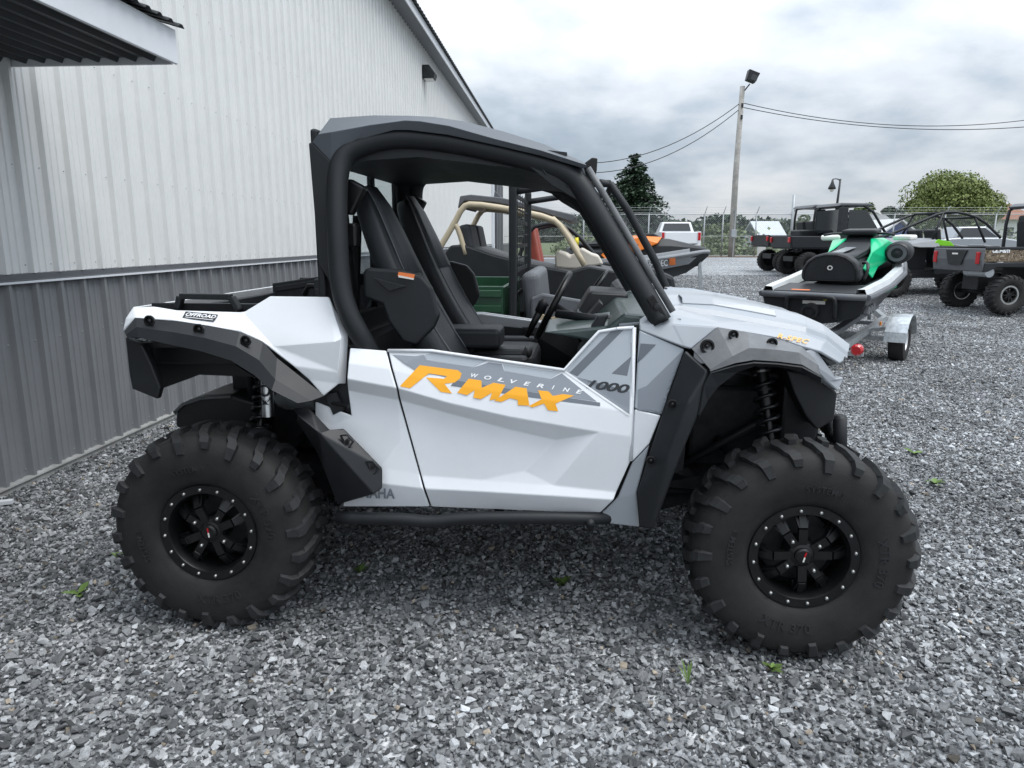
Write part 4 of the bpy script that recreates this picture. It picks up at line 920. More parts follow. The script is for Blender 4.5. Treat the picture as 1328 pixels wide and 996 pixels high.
for y in (-.66, .66):
    part(GV, 'rear_post', 'tube_black', lambda m: m.box((px_, y, (pz.z+.5)/2), (.055, .04, pz.z-.5)), bevel=.015, seg=3)
    MB().tube([(px_, y*.98, pz.z-.08), (px_+.35, y*.98, pz.z-.03), (ul(U(798, 240, 1.6)).x-.03, y*.98, ul(U(798, 238, 1.6)).z)], .024, 10, sm=1).build('roof_tube', 'tube_black', GV, smooth=True)
    A0, A1 = ul(U(797, 238, 1.6)), ul(U(868, 373, 1.6))
    MB().tube([(A0.x-.10, y*.98, A0.z+.005), (A0.x, y*.98, A0.z-.01), (A1.x, y*.98, A1.z), (A1.x+.05, y*.98, A1.z-.3)], .026, 10, sm=1).build('front_post', 'tube_black', GV, smooth=True)
MB().tube([(A0.x-.02, -.64, A0.z-.02), (A0.x-.02, .64, A0.z-.02)], .024, 10).build('front_header', 'tube_black', GV, smooth=True)
MB().tube([((A0.x+A1.x)/2-.05, .64, (A0.z+A1.z)/2+.12), ((A0.x+A1.x)/2-.03, .60, (A0.z+A1.z)/2-.02), ((A0.x+A1.x)/2+.06, .60, (A0.z+A1.z)/2-.08)], .02, 8, sm=1).build('grab_hoop', 'tube_black', GV, smooth=True)
for k in range(9): MB().box((px_, 0, 1.12+k*.085), (.008, 1.26, .012 if k % 2 else .03)).build('screen_bar', 'tube_black', GV)
for k in range(7): MB().box((px_+.006, -.54+k*.18, 1.45), (.006, .012, .75)).build('screen_bar', 'tube_black', GV)
prof(GV, 'seat_base', 'grey_plastic', [(px_+.06, .55), (px_+.62, .55), (px_+.62, .86), (px_+.06, .86)], .60, bevel=.02)
s0 = ul(U(694, 372, 1.75))
part(GV, 'seat_back', 'grey_plastic', lambda m: m.box((px_+.13, 0, 1.08), (.12, 1.22, .42), (0, -.12, 0)), bevel=.05, seg=4)
part(GV, 'seat_cushion', 'grey_plastic', lambda m: m.box((px_+.36, 0, .90), (.46, 1.2, .12)), bevel=.04, seg=3)
part(GV, 'door_shell', 'grey_plastic', lambda m: m.prism([(px_+.12, -.66, 1.12), (px_+.20, -.66, 1.15), (px_+.50, -.66, 1.10), (px_+.55, -.66, .70), (px_+.12, -.66, .70)], (0, .05, 0)), bevel=.015)
for k, (x, z) in enumerate(((.20, .99), (.31, .985), (.26, .93))): part(GV, 'khaki_flap', 'khaki', lambda m: m.box((px_+x, -.70, z), (.09, .012, .05), (0, .4*(-1)**k, 0)), bevel=.004)
MB().tube([(px_+.02, -.70, .96), (px_+.5, -.71, .90)], .016, 8).build('side_rail', 'tube_black', GV, smooth=True)
prof(GV, 'dash', 'black_plastic', [(px_+.62, .60), (px_+.70, 1.16), (px_+.82, 1.22), (px_+1.0, 1.18), (px_+1.05, .60)], .60, bevel=.04)
hd = ul(U(868, 375, 2.0)); he = ul(U(926, 391, 2.0))
prof(GV, 'hood', 'mid_grey', [(hd.x-.12, .6), (hd.x-.12, hd.z), (hd.x, hd.z-.002), (he.x, he.z+.005), (he.x+.35, he.z-.10), (he.x+.45, .62)], .50, bevel=.04, seg=3)
pts = [Vector((px_+.56, .28, 1.12))+Matrix.Rotation(R(35), 3, 'Y') @ Vector((0, .17*math.cos(t), .17*math.sin(t))) for t in np.linspace(0, 2*math.pi, 24, endpoint=False)]
MB().tube(pts, .014, 8, closed=True).build('steering_wheel', 'satin_black', GV, smooth=True)
MB().tube([(px_+.56, .28, 1.12), (px_+.8, .28, .98)], .018, 8).build('steering_column', 'satin_black', GV)
prof(GV, 'chassis', 'dark_metal', [(-.9, .42), (he.x+.3, .42), (he.x+.35, .60), (-.9, .62)], .45)
for x in (-.55, he.x+.05):
    for y in (-.58, .58): bgwheel(GV, x, y, .33)
# ---------------------------------------------------------------- tan-framed sport buggy
YT = 4.55
def tl2(u, v, y): p = U(u, v, y); return Vector((p.x, p.y-YT-.0, p.z))
TV = empty('sport_buggy', UM @ Vector((0, YT, 0)), UYAW, 'black sport side-by-side with tan roll cage and cream front panels', 'side-by-side')
T = lambda u, v: tl2(u, v, YT-.62)
def cage2(name, mat, pts, r):
    P = [T(*p) for p in pts]; 
    for s in (1, -1): MB().tube([Vector((p.x, p.y*s, p.z)) for p in P], r, 10, sm=1).build(name, mat, TV, smooth=True)
cage2('cage_tube', 'tan_paint', [(562, 335), (588, 292), (600, 268), (612, 264), (660, 271), (716, 283), (730, 296), (758, 344)], .030)
cage2('cage_brace', 'tan_paint', [(589, 290), (594, 296), (604, 330)], .026)
for u, v in ((606, 266), (718, 284)):
    p = T(u, v); MB().tube([p, (p.x, -p.y, p.z)], .026, 10).build('cage_crossbar', 'tan_paint', TV, smooth=True)
rp = [T(*p) for p in ((596, 254), (593, 270), (602, 260), (640, 262), (700, 274), (742, 288), (748, 282), (744, 278), (700, 268), (650, 256), (610, 252))]
part(TV, 'roof', 'grey_plastic', lambda m: m.prism([(p.x, -.60, p.z) for p in rp], (0, 1.2, 0)), bevel=.01)
fin = [T(*p) for p in ((631, 260), (633, 243), (636, 246), (652, 262))]
part(TV, 'roof_fin', 'grey_plastic', lambda m: m.prism([(p.x, -.1, p.z) for p in fin], (0, .05, 0)))
bt_ = [T(*p) for p in ((575, 330), (585, 318), (602, 317), (640, 330), (690, 343), (740, 352), (765, 345), (800, 352), (805, 400), (570, 410))]
part(TV, 'body', 'black_plastic', lambda m: m.prism([(p.x, -.64, p.z) for p in bt_], (0, 1.28, 0)), bevel=.02)
hd2 = [T(*p) for p in ((690, 335), (694, 326), (706, 330), (712, 334), (728, 322), (742, 330), (752, 333), (758, 345), (720, 352), (692, 350))]
part(TV, 'front_panel', 'cream_paint', lambda m: m.prism([(p.x+.2, -.1, p.z) for p in hd2], (0, .72, 0)), bevel=.02)
p = T(610, 320); simple_seat(TV, p.x+.02, -.28, 1.0, 'vinyl_grey', h=.66); simple_seat(TV, p.x+.02, .28, 1.0, 'vinyl_grey', h=.66)
prof(TV, 'dash', 'black_plastic', [(.55, 1.0), (.60, 1.22), (.95, 1.24), (1.2, 1.15), (1.25, .9)], .55, bevel=.04)
prof(TV, 'chassis', 'dark_metal', [(-1.0, .45), (1.5, .45), (1.6, .75), (-1.1, .75)], .5)
for x in (-.85, 1.3):
    for y in (-.68, .68): bgwheel(TV, x, y, .37)
# ---------------------------------------------------------------- black buggy with red seats further back
YB = 7.2
BV2 = empty('sport_buggy', UM @ Vector((0, YB, 0)), UYAW, 'black sport side-by-side with red seats parked behind the tan-framed one', 'side-by-side')
B = lambda u, v: (lambda p: Vector((p.x, p.y-YB, p.z)))(U(u, v, YB-.6))
for s in (1, -1):
    MB().tube([Vector((p.x, p.y*s, p.z)) for p in (B(672, 340), B(684, 296), (B(720, 288)), B(745, 300), B(775, 335))], .028, 8, sm=1).build('cage_tube', 'tube_black', BV2, smooth=True)
p = B(700, 318)
for y in (-.3, .3): simple_seat(BV2, p.x-.05, y, 1.02, 'red_seat', h=.66)
prof(BV2, 'body', 'black_plastic', [(p.x-1.3, .9), (p.x-.3, 1.12), (p.x+.35, 1.02), (p.x+.9, 1.22), (p.x+1.5, 1.05), (p.x+1.65, .55), (p.x-1.2, .5)], .66, bevel=.03)
q = B(748, 314); MB().lathe([(.001, -.03), (.06, -.025), (.07, .02), (.001, .03)], 14, 'X', q).build('yellow_lamp_cover', 'yellow', BV2, smooth=True)
for x in (p.x-.9, p.x+1.2):
    for y in (-.68, .68): bgwheel(BV2, x, y, .36)
# ---------------------------------------------------------------- personal watercraft and trailers
def watercraft(root, hull, deck, rub, accent):
    xs = [0, .15, 1.0, 1.9, 2.5, 2.95, 3.22, 3.34]
    dw = [.56, .58, .60, .57, .46, .29, .12, .02]; dz = [.44, .44, .45, .50, .58, .645, .68, .68]
    cw = [.50, .50, .50, .45, .33, .17, .05, .01]; cz = [.20, .20, .20, .24, .32, .42, .53, .60]; kz = [.06, .04, .02, .04, .12, .27, .46, .58]
    rows = []
    for i, x in enumerate(xs):
        h = [(x, 0, kz[i]), (x, cw[i]*.55, kz[i]*.6+cz[i]*.4), (x, cw[i], cz[i]), (x, dw[i]*.97, dz[i]-.09), (x, dw[i], dz[i])]
        rows.append([(a, -b, c) for a, b, c in reversed(h)]+h[1:])
    m = MB(); m.loft(rows); m.f.append(tuple(range(9))); m.build('hull', hull, root, bevel=.008, ang=28)
    pts = [(x, dw[i]+.005, dz[i]-.02) for i, x in enumerate(xs)]
    mir(root, 'rubbing_strake', rub, lambda m: m.tube(pts, .036, 8))
    MB().tube([(0, -.56, .42), (-.02, -.3, .42), (-.02, .3, .42), (0, .56, .42)], .040, 8).build('transom_bumper', rub, root, smooth=True)
    part(root, 'swim_platform', 'black_plastic', lambda m: m.box((.38, 0, .452), (.72, 1.06, .03)), bevel=.01)
    mir(root, 'footwell', 'black_plastic', lambda m: m.box((1.35, .42, .40), (1.3, .24, .04)))
    mir(root, 'gunwale', deck, lambda m: m.loft([[(x, dw[i]-.005, dz[i]+.005) for i, x in enumerate(xs[:6])], [(x, dw[i]-.03, dz[i]+.075) for i, x in enumerate(xs[:6])], [(x, dw[i]-.11, dz[i]+.07) for i, x in enumerate(xs[:6])], [(x, dw[i]-.14, dz[i]-.03) for i, x in enumerate(xs[:6])]]), bevel=.006)
    # pedestal and bow cover
    sec = [(.72, .20, .50, .72), (1.3, .21, .50, .76), (1.9, .25, .52, .82), (2.25, .36, .56, .90), (2.6, .36, .60, .88), (2.95, .24, .66, .80), (3.28, .06, .69, .72)]
    rows = []
    for x, hw, z0, z1 in sec:
        rows.append([(x, -hw, z0), (x, -hw*.95, z0+(z1-z0)*.6), (x, -hw*.6, z1), (x, 0, z1+.015), (x, hw*.6, z1), (x, hw*.95, z0+(z1-z0)*.6), (x, hw, z0)])
    m = MB(); m.loft(rows); m.f.append(tuple(range(7))); m.build('bow_cover', 'black_plastic', root, bevel=.01, ang=30)
    mir(root, 'side_cover', accent, lambda m: m.add([(1.35, -.225, .60), (1.55, -.26, .80), (2.05, -.34, .92), (2.35, -.40, .82), (2.0, -.38, .66), (1.75, -.30, .58), (1.5, -.30, .46), (1.95, -.15, .955), (2.45, -.20, .93)], [(0, 1, 5, 6), (1, 2, 4, 5), (2, 3, 4), (1, 7, 2), (7, 8, 3, 2)]), solid=.03, bevel=.012)
    part(root, 'seat', 'vinyl', lambda m: m.prism([(.78, -.20, .72), (.80, -.20, .84), (1.2, -.20, .82), (1.6, -.20, .84), (1.9, -.20, .92), (1.95, -.20, .74)], (0, .40, 0)), bevel=.06, seg=4)
    part(root, 'seat_stripe', 'mid_grey', lambda m: m.prism([(.95, -.06, .842), (1.6, -.06, .856), (1.6, .06, .856), (.95, .06, .842)], (0, 0, .006)))
    part(root, 'steering_pod', 'black_plastic', lambda m: m.prism([(1.85, -.17, .84), (2.02, -.17, .98), (2.3, -.17, 1.0), (2.5, -.17, .90)], (0, .34, 0)), bevel=.03, seg=3)
    MB().tube([(1.92, -.42, 1.00), (2.0, -.30, 1.02), (2.08, -.1, 1.0), (2.08, .1, 1.0), (2.0, .30, 1.02), (1.92, .42, 1.00)], .017, 8, sm=1).build('handlebar', 'satin_black', root, smooth=True)
    MB().tube([(.0, 0, .24), (-.10, 0, .24)], .095, 16).build('jet_nozzle', 'dark_metal', root, smooth=False); MB().tube([(-.101, 0, .24), (-.13, 0, .24)], .06, 16, cap=False).build('nozzle_ring', 'satin_black', root)
def trailer(root, L, zt, xa, tw=.82, light=True):
    for y in (-.42, .42):
        MB().bar((-.25, y, zt), (L*.62, y, zt), .06, .08).build('side_rail', 'galvanised', root)
        MB().bar((L*.62, y, zt), (L*.9, y*.12, zt), .06, .08).build('side_rail', 'galvanised', root)
        MB().bar((-.1, y*.62, zt+.13), (2.2, y*.62, zt+.15), .10, .06).build('bunk_board', 'grey_plastic', root)
        MB().bar((.1, y*.62, zt), (.1, y*.62, zt+.12), .04, .04).build('bunk_post', 'galvanised', root); MB().bar((1.9, y*.62, zt), (1.9, y*.62, zt+.12), .04, .04).build('bunk_post', 'galvanised', root)
    for x in (-.2, 1.0, 1.9): MB().bar((x, -.42 if x > 0 else -.66, zt-.045), (x, .42 if x > 0 else .66, zt-.045), .05, .05).build('cross_member', 'galvanised', root)
    MB().bar((xa, -tw, .27), (xa, tw, .27), .06, .06).build('axle', 'galvanised', root)
    for y in (-.42, .42): MB().bar((xa, y, .27), (xa, y, zt), .05, .1).build('axle_bracket', 'galvanised', root)
    MB().bar((L*.85, 0, zt), (L+.5, 0, zt-.02), .07, .09).build('tongue', 'galvanised', root)
    MB().bar((L+.05, 0, zt), (L-.02, 0, zt+.62), .06, .06).build('winch_post', 'galvanised', root)
    MB().lathe([(.001, -.04), (.06, -.04), (.075, 0), (.06, .04), (.001, .04)], 14, 'Y', (L-.09, 0, zt+.60)).build('bow_roller', 'rubber', root, smooth=True)
    for s in (-1, 1):
        w_ = mesh_obj('wheel', trailer_rim, None, root); w_.location = (xa, s*tw, .265); w_.rotation_euler = (0, 0, 0 if s < 0 else math.pi); mesh_obj('tyre', trailer_tyre, None, w_)
        arc = [(xa+.36*math.cos(t), .27+.33*math.sin(t)) for t in np.linspace(R(5), R(175), 9)]
        part(root, 'mudguard', 'galvanised', lambda m: m.loft([[(x, s*tw-.13, z) for x, z in arc], [(x, s*tw+.12, z) for x, z in arc]]), solid=.012)
        MB().bar((xa, s*.42, zt), (xa, s*(tw-.1), zt+.05), .06, .04).build('mudguard_bracket', 'galvanised', root)
        part(root, 'tail_light', 'red_lens', lambda m: m.lathe([(.001, -.03), (.05, -.03), (.068, .0), (.068, .05), (.001, .05)], 14, 'X', (-.26, s*.60, zt+.01)), smooth=False)
        part(root, 'side_marker', 'amber_lens', lambda m: m.box((L*.5, s*.46, zt), (.07, .015, .05)))
        MB().bar((-.22, s*.62, zt-.05), (-.22, s*.62, zt+.04), .05, .05).build('light_bracket', 'galvanised', root)
tt = MB().lathe([(.13, -.075), (.14, -.09), (.2, -.095), (.25, -.085), (.265, -.05), (.265, .05), (.25, .085), (.2, .095), (.14, .09), (.13, .075)], 36); trailer_tyre = tt.mesh('trailer_tyre', ang=40); trailer_tyre.materials.append(MATS['rubber'])
tr_ = MB().lathe([(.001, -.03), (.05, -.035), (.07, -.02), (.11, -.03), (.135, -.08), (.14, -.06), (.135, .08), (.001, .06)], 24); trailer_rim = tr_.mesh('trailer_rim', ang=30); trailer_rim.materials.append(MATS['truck_white'])
# green watercraft, seen from behind
gy = R(52)
g0 = Vector((3.62, 8.66, 0))
GT = empty('boat_trailer', (g0.x, g0.y, 0), gy, 'galvanised boat trailer carrying the green and black watercraft', 'trailer'); trailer(GT, 3.3, .36, 1.08, .80); GT.rotation_euler.y = R(-4); GT.location.z = -.078
GW = empty('watercraft', (g0.x, g0.y, .43), gy, 'black watercraft with mint green side covers and round backrest on a galvanised trailer', 'watercraft')
GW.rotation_euler.y = R(-4); GW.scale = (1.05, 1.08, 1.0)
watercraft(GW, 'black_plastic', 'pale_deck', 'grey_plastic', 'mint_green')
dsh = [(.30, .50), (.33, .56), (.32, .66), (.27, .76), (.18, .83), (.07, .86)]; dsh = dsh+[(-y_, z_) for y_, z_ in reversed(dsh)]
part(GW, 'backrest', 'vinyl', lambda m: m.prism([(.66, y_, z_) for y_, z_ in dsh], (.18, 0, 0)), bevel=.035, seg=4)
MB().tube([(.655, y_*.88, .66+(z_-.66)*.88) for y_, z_ in dsh], .006, 6, closed=True).build('backrest_piping', 'satin_black', GW, smooth=True)
MB().lathe([(.018, -.003), (.030, -.003), (.030, .0), (.018, 0)], 18, 'X', (.655, 0, .68), closed=True).build('backrest_badge', 'label_white', GW)
MB().tube([(.70, -.36, .52), (.72, -.40, .66), (.84, -.36, .74), (.9, -.30, .72)], .018, 8, sm=1).build('grab_handle', 'satin_black', GW, smooth=True)
for s in (-1,):
    o = part(GW, 'speaker_pod', 'black_plastic', lambda m: m.lathe([(.001, -.12), (.12, -.12), (.15, -.08), (.15, .14), (.10, .2), (.001, .2)], 22, 'X', (1.98, s*.48, .76)), ang=40)
    MB().lathe([(.07, -.125), (.11, -.125), (.11, -.12), (.07, -.12)], 22, 'X', (1.98, s*.48, .76), closed=True).build('speaker_ring', 'grey_plastic', o); MB().lathe([(.001, -.135), (.035, -.128), (.035, -.12)], 14, 'X', (1.98, s*.48, .76)).build('speaker_cone', 'dark_metal', o)
for s in (-1, 1):
    part(GW, 'mirror', 'label_white', lambda m: m.box((2.42, s*.46, .93), (.18, .24, .07), (0, 0, s*.3)), bevel=.025, seg=3)
part(GW, 'display_hood', 'black_plastic', lambda m: m.box((2.10, 0, 1.03), (.32, .42, .08)), bevel=.03, seg=3)
MB().tube([(-.04, -.26, .16), (-.07, -.26, .38), (-.07, -.22, .42), (-.07, .22, .42), (-.07, .26, .38), (-.04, .26, .16)], .026, 8, sm=1).build('boarding_step', 'tube_black', GW, smooth=True)
part(GW, 'warning_label', 'label_white', lambda m: m.box((-.008, -.02, .34), (.006, .24, .04))); part(GW, 'warning_label', 'yellow', lambda m: m.box((-.009, -.14, .385), (.006, .035, .03)))
part(GW, 'platform_label', 'label_orange', lambda m: m.box((.10, .16, .470), (.06, .2, .003)))
mir(GW, 'side_stripe', 'mint_green', lambda m: m.box((1.1, .585, .395), (.55, .012, .05)))
for k in range(3): mir(GW, 'sponson', 'grey_plastic', lambda m: m.box((.12+k*.12, .54, .25), (.07, .06, .10), (0, .4, 0)), bevel=.012)
# orange watercraft behind the buggies
o0 = Vector((.30, 13.7, 0)); oz = gz(13.7)
OT = empty('boat_trailer', (o0.x, o0.y, oz), R(-4), 'galvanised boat trailer under the orange and black watercraft', 'trailer'); trailer(OT, 3.2, .38, 1.3, .8)
OW = empty('watercraft', (o0.x, o0.y, oz+.52), R(-4), 'charcoal watercraft with orange hood panel and white registration characters', 'watercraft')
watercraft(OW, 'black_plastic', 'mid_grey', 'mid_grey', 'orange_paint')
mir(OW, 'hull_side', 'mid_grey', lambda m: m.add([(1.2, -.612, .43), (1.9, -.585, .48), (2.5, -.476, .56), (2.95, -.308, .625), (3.22, -.135, .665), (2.95, -.235, .44), (2.5, -.385, .36), (1.9, -.50, .27), (1.2, -.545, .24)], [(0, 1, 7, 8), (1, 2, 6, 7), (2, 3, 5, 6), (3, 4, 5)]), solid=.008)
bpy.context.view_layer.update()
def world_bvh(root, names):
    vs, fs = [], []; dg_ = bpy.context.evaluated_depsgraph_get()
    for o in root.children:
        if o.type == 'MESH' and o.name.split('.')[0] in names:
            ev = o.evaluated_get(dg_); me_ = ev.to_mesh(); k = len(vs); vs += [o.matrix_world @ v.co for v in me_.vertices]; fs += [tuple(i+k for i in p.vertices) for p in me_.polygons]; ev.to_mesh_clear()
    return BVHTree.FromPolygons(vs, fs)
def wdecal(root, bv, name, mat, mesh2d, lift, fallback_y):
    m = MB(); inv = root.matrix_world.inverted(); P = []
    for u, v in mesh2d[0]:
        d = ray(u, v).normalized(); h = bv.ray_cast(CAM, d); p = (h[0] if h[0] is not None else CAM+d*(fallback_y/d.y))-d*lift; P.append(inv @ p)
    m.add(P, mesh2d[1]); return m.build(name, mat, root, recalc=False)
ob = world_bvh(OW, {'hull', 'hull_side', 'rubbing_strake'})
wdecal(OW, ob, 'registration', 'decal_white', tquad('C5410EC', (836, 338.5), (866, 336.5), (866, 345), (836, 347.5), bold=.03), .012, 13.2)
wdecal(OW, ob, 'registration_sticker', 'label_orange', ([(868, 335), (876, 334.5), (876, 343.5), (868, 344)], [(0, 1, 2, 3)]), .010, 13.2)
wdecal(OW, ob, 'registration_sticker', 'decal_white', tquad('24', (869, 336), (875, 335.5), (875, 340), (869, 340.5), bold=.02), .014, 13.2)
# ---------------------------------------------------------------- camouflage utility vehicle
c1 = G(1300, 408); c2 = G(1240, 400.5); cm = (c1+c2)/2; cyaw = math.atan2(-(c2-c1).x, (c2-c1).y)
CU = empty('utility_vehicle', (cm.x, cm.y, gz(cm.y)), R(4), 'black utility vehicle with camouflage cargo box sides and chrome-lipped wheels', 'utility vehicle')
for x in (0, 2.1):
    for y in (-.64, .64): bgwheel(CU, x, y, .375, bright=(True), ys=1.05)
part(CU, 'tailgate', 'grey_plastic', lambda m: m.prism([(-.56, -.70, .80), (-.60, -.70, 1.02), (-.58, -.70, 1.22), (-.50, -.70, 1.22), (-.50, -.70, .80)], (0, 1.4, 0)), bevel=.015)
part(CU, 'tailgate_panel', 'black_plastic', lambda m: m.prism([(-.612, -.30, 1.19), (-.612, .30, 1.19), (-.622, .18, .92), (-.622, -.18, .92)], (.02, 0, 0)), bevel=.004)
part(CU, 'tailgate_badge', 'label_white', lambda m: m.box((-.626, 0, 1.12), (.006, .16, .03)))
for s in (-1, 1):
    part(CU, 'tail_light', 'red_lens', lambda m: m.box((-.605, s*.60, 1.05), (.03, .09, .22)), bevel=.01)
    part(CU, 'bed_side', 'camo', lambda m: m.prism([(-.55, s*.705, .98), (-.55, s*.705, 1.20), (.78, s*.705, 1.20), (.78, s*.705, .98)], (0, -s*.03, 0)), bevel=.01)
    part(CU, 'fender', 'black_plastic', lambda m: m.prism([(-.56, s*.72, .80), (-.54, s*.72, .96), (.70, s*.72, .98), (.62, s*.72, .80), (.45, s*.72, .88), (-.30, s*.72, .88), (-.46, s*.72, .80)], (0, -s*.16, 0)), bevel=.015)
    MB().tube([(.84, s*.66, .95), (.84, s*.66, 1.92), (.96, s*.64, 2.02), (1.75, s*.62, 2.0), (2.35, s*.66, 1.25)], .032, 8, sm=1).build('roll_bar', 'tube_black', CU, smooth=True)
    part(CU, 'front_fender', 'camo', lambda m: m.prism([(1.6, s*.70, .85), (1.7, s*.70, 1.16), (2.4, s*.70, 1.12), (2.6, s*.70, .85)], (0, -s*.3, 0)), bevel=.02)
    part(CU, 'bed_rail', 'black_plastic', lambda m: m.box((.12, s*.69, 1.225), (1.32, .05, .05)), bevel=.01)
part(CU, 'bed_floor', 'black_plastic', lambda m: m.box((.12, 0, .90), (1.28, 1.34, .05)))
for y in (-.33, 0, .33): part(CU, 'seat', 'vinyl', lambda m: (m.box((1.02, y, 1.35), (.14, .32, .80), (0, -.12, 0))), bevel=.05, seg=3); part(CU, 'headrest', 'vinyl', lambda m: m.box((.96, y, 1.76), (.12, .24, .17)), bevel=.04, seg=3)
prof(CU, 'roof', 'grey_plastic', [(.82, 2.02), (.95, 2.08), (1.8, 2.06), (1.9, 2.0), (.86, 1.98)], .66, bevel=.02)
prof(CU, 'body', 'black_plastic', [(.84, .55), (.84, 1.05), (1.4, 1.0), (1.7, 1.12), (2.5, 1.08), (2.65, .6)], .62, bevel=.03)
part(CU, 'gear_case', 'dark_metal', lambda m: (m.box((-.05, 0, .58), (.42, .44, .30))), bevel=.02); MB().lathe([(.001, -.30), (.09, -.30), (.09, .30), (.001, .30)], 14, 'Y', (-.32, -.28, .78)).build('muffler', 'galvanised', CU, ang=40)
MB().tube([(0, -.6, .375), (0, .6, .375)], .035, 8).build('rear_axle', 'dark_metal', CU); MB().bar((-.2, 0, .5), (.9, 0, .5), .5, .08).build('chassis', 'dark_metal', CU)
bpy.context.view_layer.update()
cb = world_bvh(CU, {'bed_side'})
wdecal(CU, cb, 'side_lettering', 'decal_white', tquad('can-am', (1287, 322.5), (1310, 322.5), (1310, 328), (1287, 328), shear=.2, bold=.04), .012, cm.y-.7)
# ---------------------------------------------------------------- grey and lime sport side-by-side
s1 = G(1153, 386); SU = empty('sport_side_by_side', (s1.x, s1.y+.72, gz(s1.y)), R(4), 'low grey sport side-by-side with lime green door accent and long arched black cage', 'side-by-side')
for x in (0, 2.35):
    for y in (-.72, .72): bgwheel(SU, x, y, .385)
for s in (-1, 1):
    MB().tube([(-.25, s*.46, 1.28), (.55, s*.50, 1.62), (1.1, s*.52, 1.86), (1.5, s*.52, 1.86), (2.0, s*.54, 1.72), (2.45, s*.62, 1.30)], .030, 8, sm=1).build('cage_tube', 'tube_black', SU, smooth=True)
    MB().tube([(1.12, s*.52, 1.86), (.85, s*.62, 1.2)], .026, 8).build('cage_post', 'tube_black', SU, smooth=True); MB().tube([(1.85, s*.53, 1.76), (2.1, s*.62, 1.2)], .026, 8).build('cage_post', 'tube_black', SU, smooth=True)
    part(SU, 'rear_side', 'mid_grey', lambda m: m.add([(-.42, s*.52, 1.30), (.95, s*.66, 1.26), (1.0, s*.74, 1.10), (.5, s*.78, 1.10), (.1, s*.78, 1.16), (-.42, s*.74, 1.10), (.95, s*.5, 1.30)], [(0, 6, 1, 4), (1, 2, 3, 4), (0, 4, 5)]), solid=.03, bevel=.01)
    part(SU, 'door', 'black_plastic', lambda m: m.prism([(.90, s*.76, .50), (.98, s*.76, 1.12), (1.9, s*.74, 1.10), (2.0, s*.74, .55)], (0, -s*.04, 0)), bevel=.02)
    part(SU, 'door_accent', 'lime', lambda m: m.prism([(.82, s*.70, 1.14), (.95, s*.70, 1.27), (1.25, s*.70, 1.22), (1.35, s*.70, 1.12)], (0, -s*.03, 0)), bevel=.008)
    part(SU, 'tail_light', 'red_lens', lambda m: m.box((-.43, s*.60, 1.20), (.05, .14, .16)), bevel=.02, seg=3)
    part(SU, 'rear_shock', 'steel', lambda m: m.tube([(.15, s*.42, 1.15), (.05, s*.55, .55)], .035, 8)); part(SU, 'trailing_arm', 'tube_black', lambda m: m.bar((.95, s*.5, .5), (.05, s*.58, .42), .07, .10))
    part(SU, 'front_side', 'mid_grey', lambda m: m.prism([(1.95, s*.72, .85), (2.0, s*.72, 1.16), (2.9, s*.62, 1.02), (3.0, s*.62, .85)], (0, -s*.5, 0)), bevel=.02)
for x in (1.12, 1.5, 1.9): MB().tube([(x, -.52, 1.85 if x < 1.8 else 1.75), (x, .52, 1.85 if x < 1.8 else 1.75)], .026, 8).build('cage_crossbar', 'tube_black', SU, smooth=True)
prof(SU, 'engine_cover', 'black_plastic', [(-.4, 1.0), (-.35, 1.25), (.9, 1.24), (.9, .5), (.3, .45), (.1, .8)], .44, bevel=.03)
for y in (-.32, .32): simple_seat(SU, 1.15, y, .72, 'vinyl', h=.78)
part(SU, 'paper_tag', 'label_white', lambda m: m.box((1.22, -.30, 1.42), (.12, .01, .20), (0, .3, 0)))
for s in (-1, 1):
    pts = [Vector((.15, s*.42, 1.13)).lerp(Vector((.05, s*.55, .55)), .15+.7*k/60)+Vector((.055*math.cos(k*.84), .055*math.sin(k*.84)*.6, 0)) for k in range(61)]
    MB().tube(pts, .010, 5).build('coil_spring', 'lime', SU, smooth=True)
    for zz in (.40, .58): MB().tube([(-.02, s*.15, zz+.05), (.02, s*.62, zz-.03)], .018, 6).build('radius_rod', 'steel' if zz > .5 else 'tube_black', SU, smooth=True)
MB().lathe([(.001, -.32), (.10, -.32), (.11, -.28), (.11, .28), (.10, .32), (.001, .32)], 16, 'Y', (-.22, 0, .92)).build('muffler', 'galvanised', SU, ang=40)
MB().box((-.10, 0, .62), (.34, .34, .32)).build('gear_case', 'dark_metal', SU, bevel=.03)
prof(SU, 'chassis', 'dark_metal', [(.2, .42), (2.6, .42), (2.7, .6), (.2, .6)], .5)
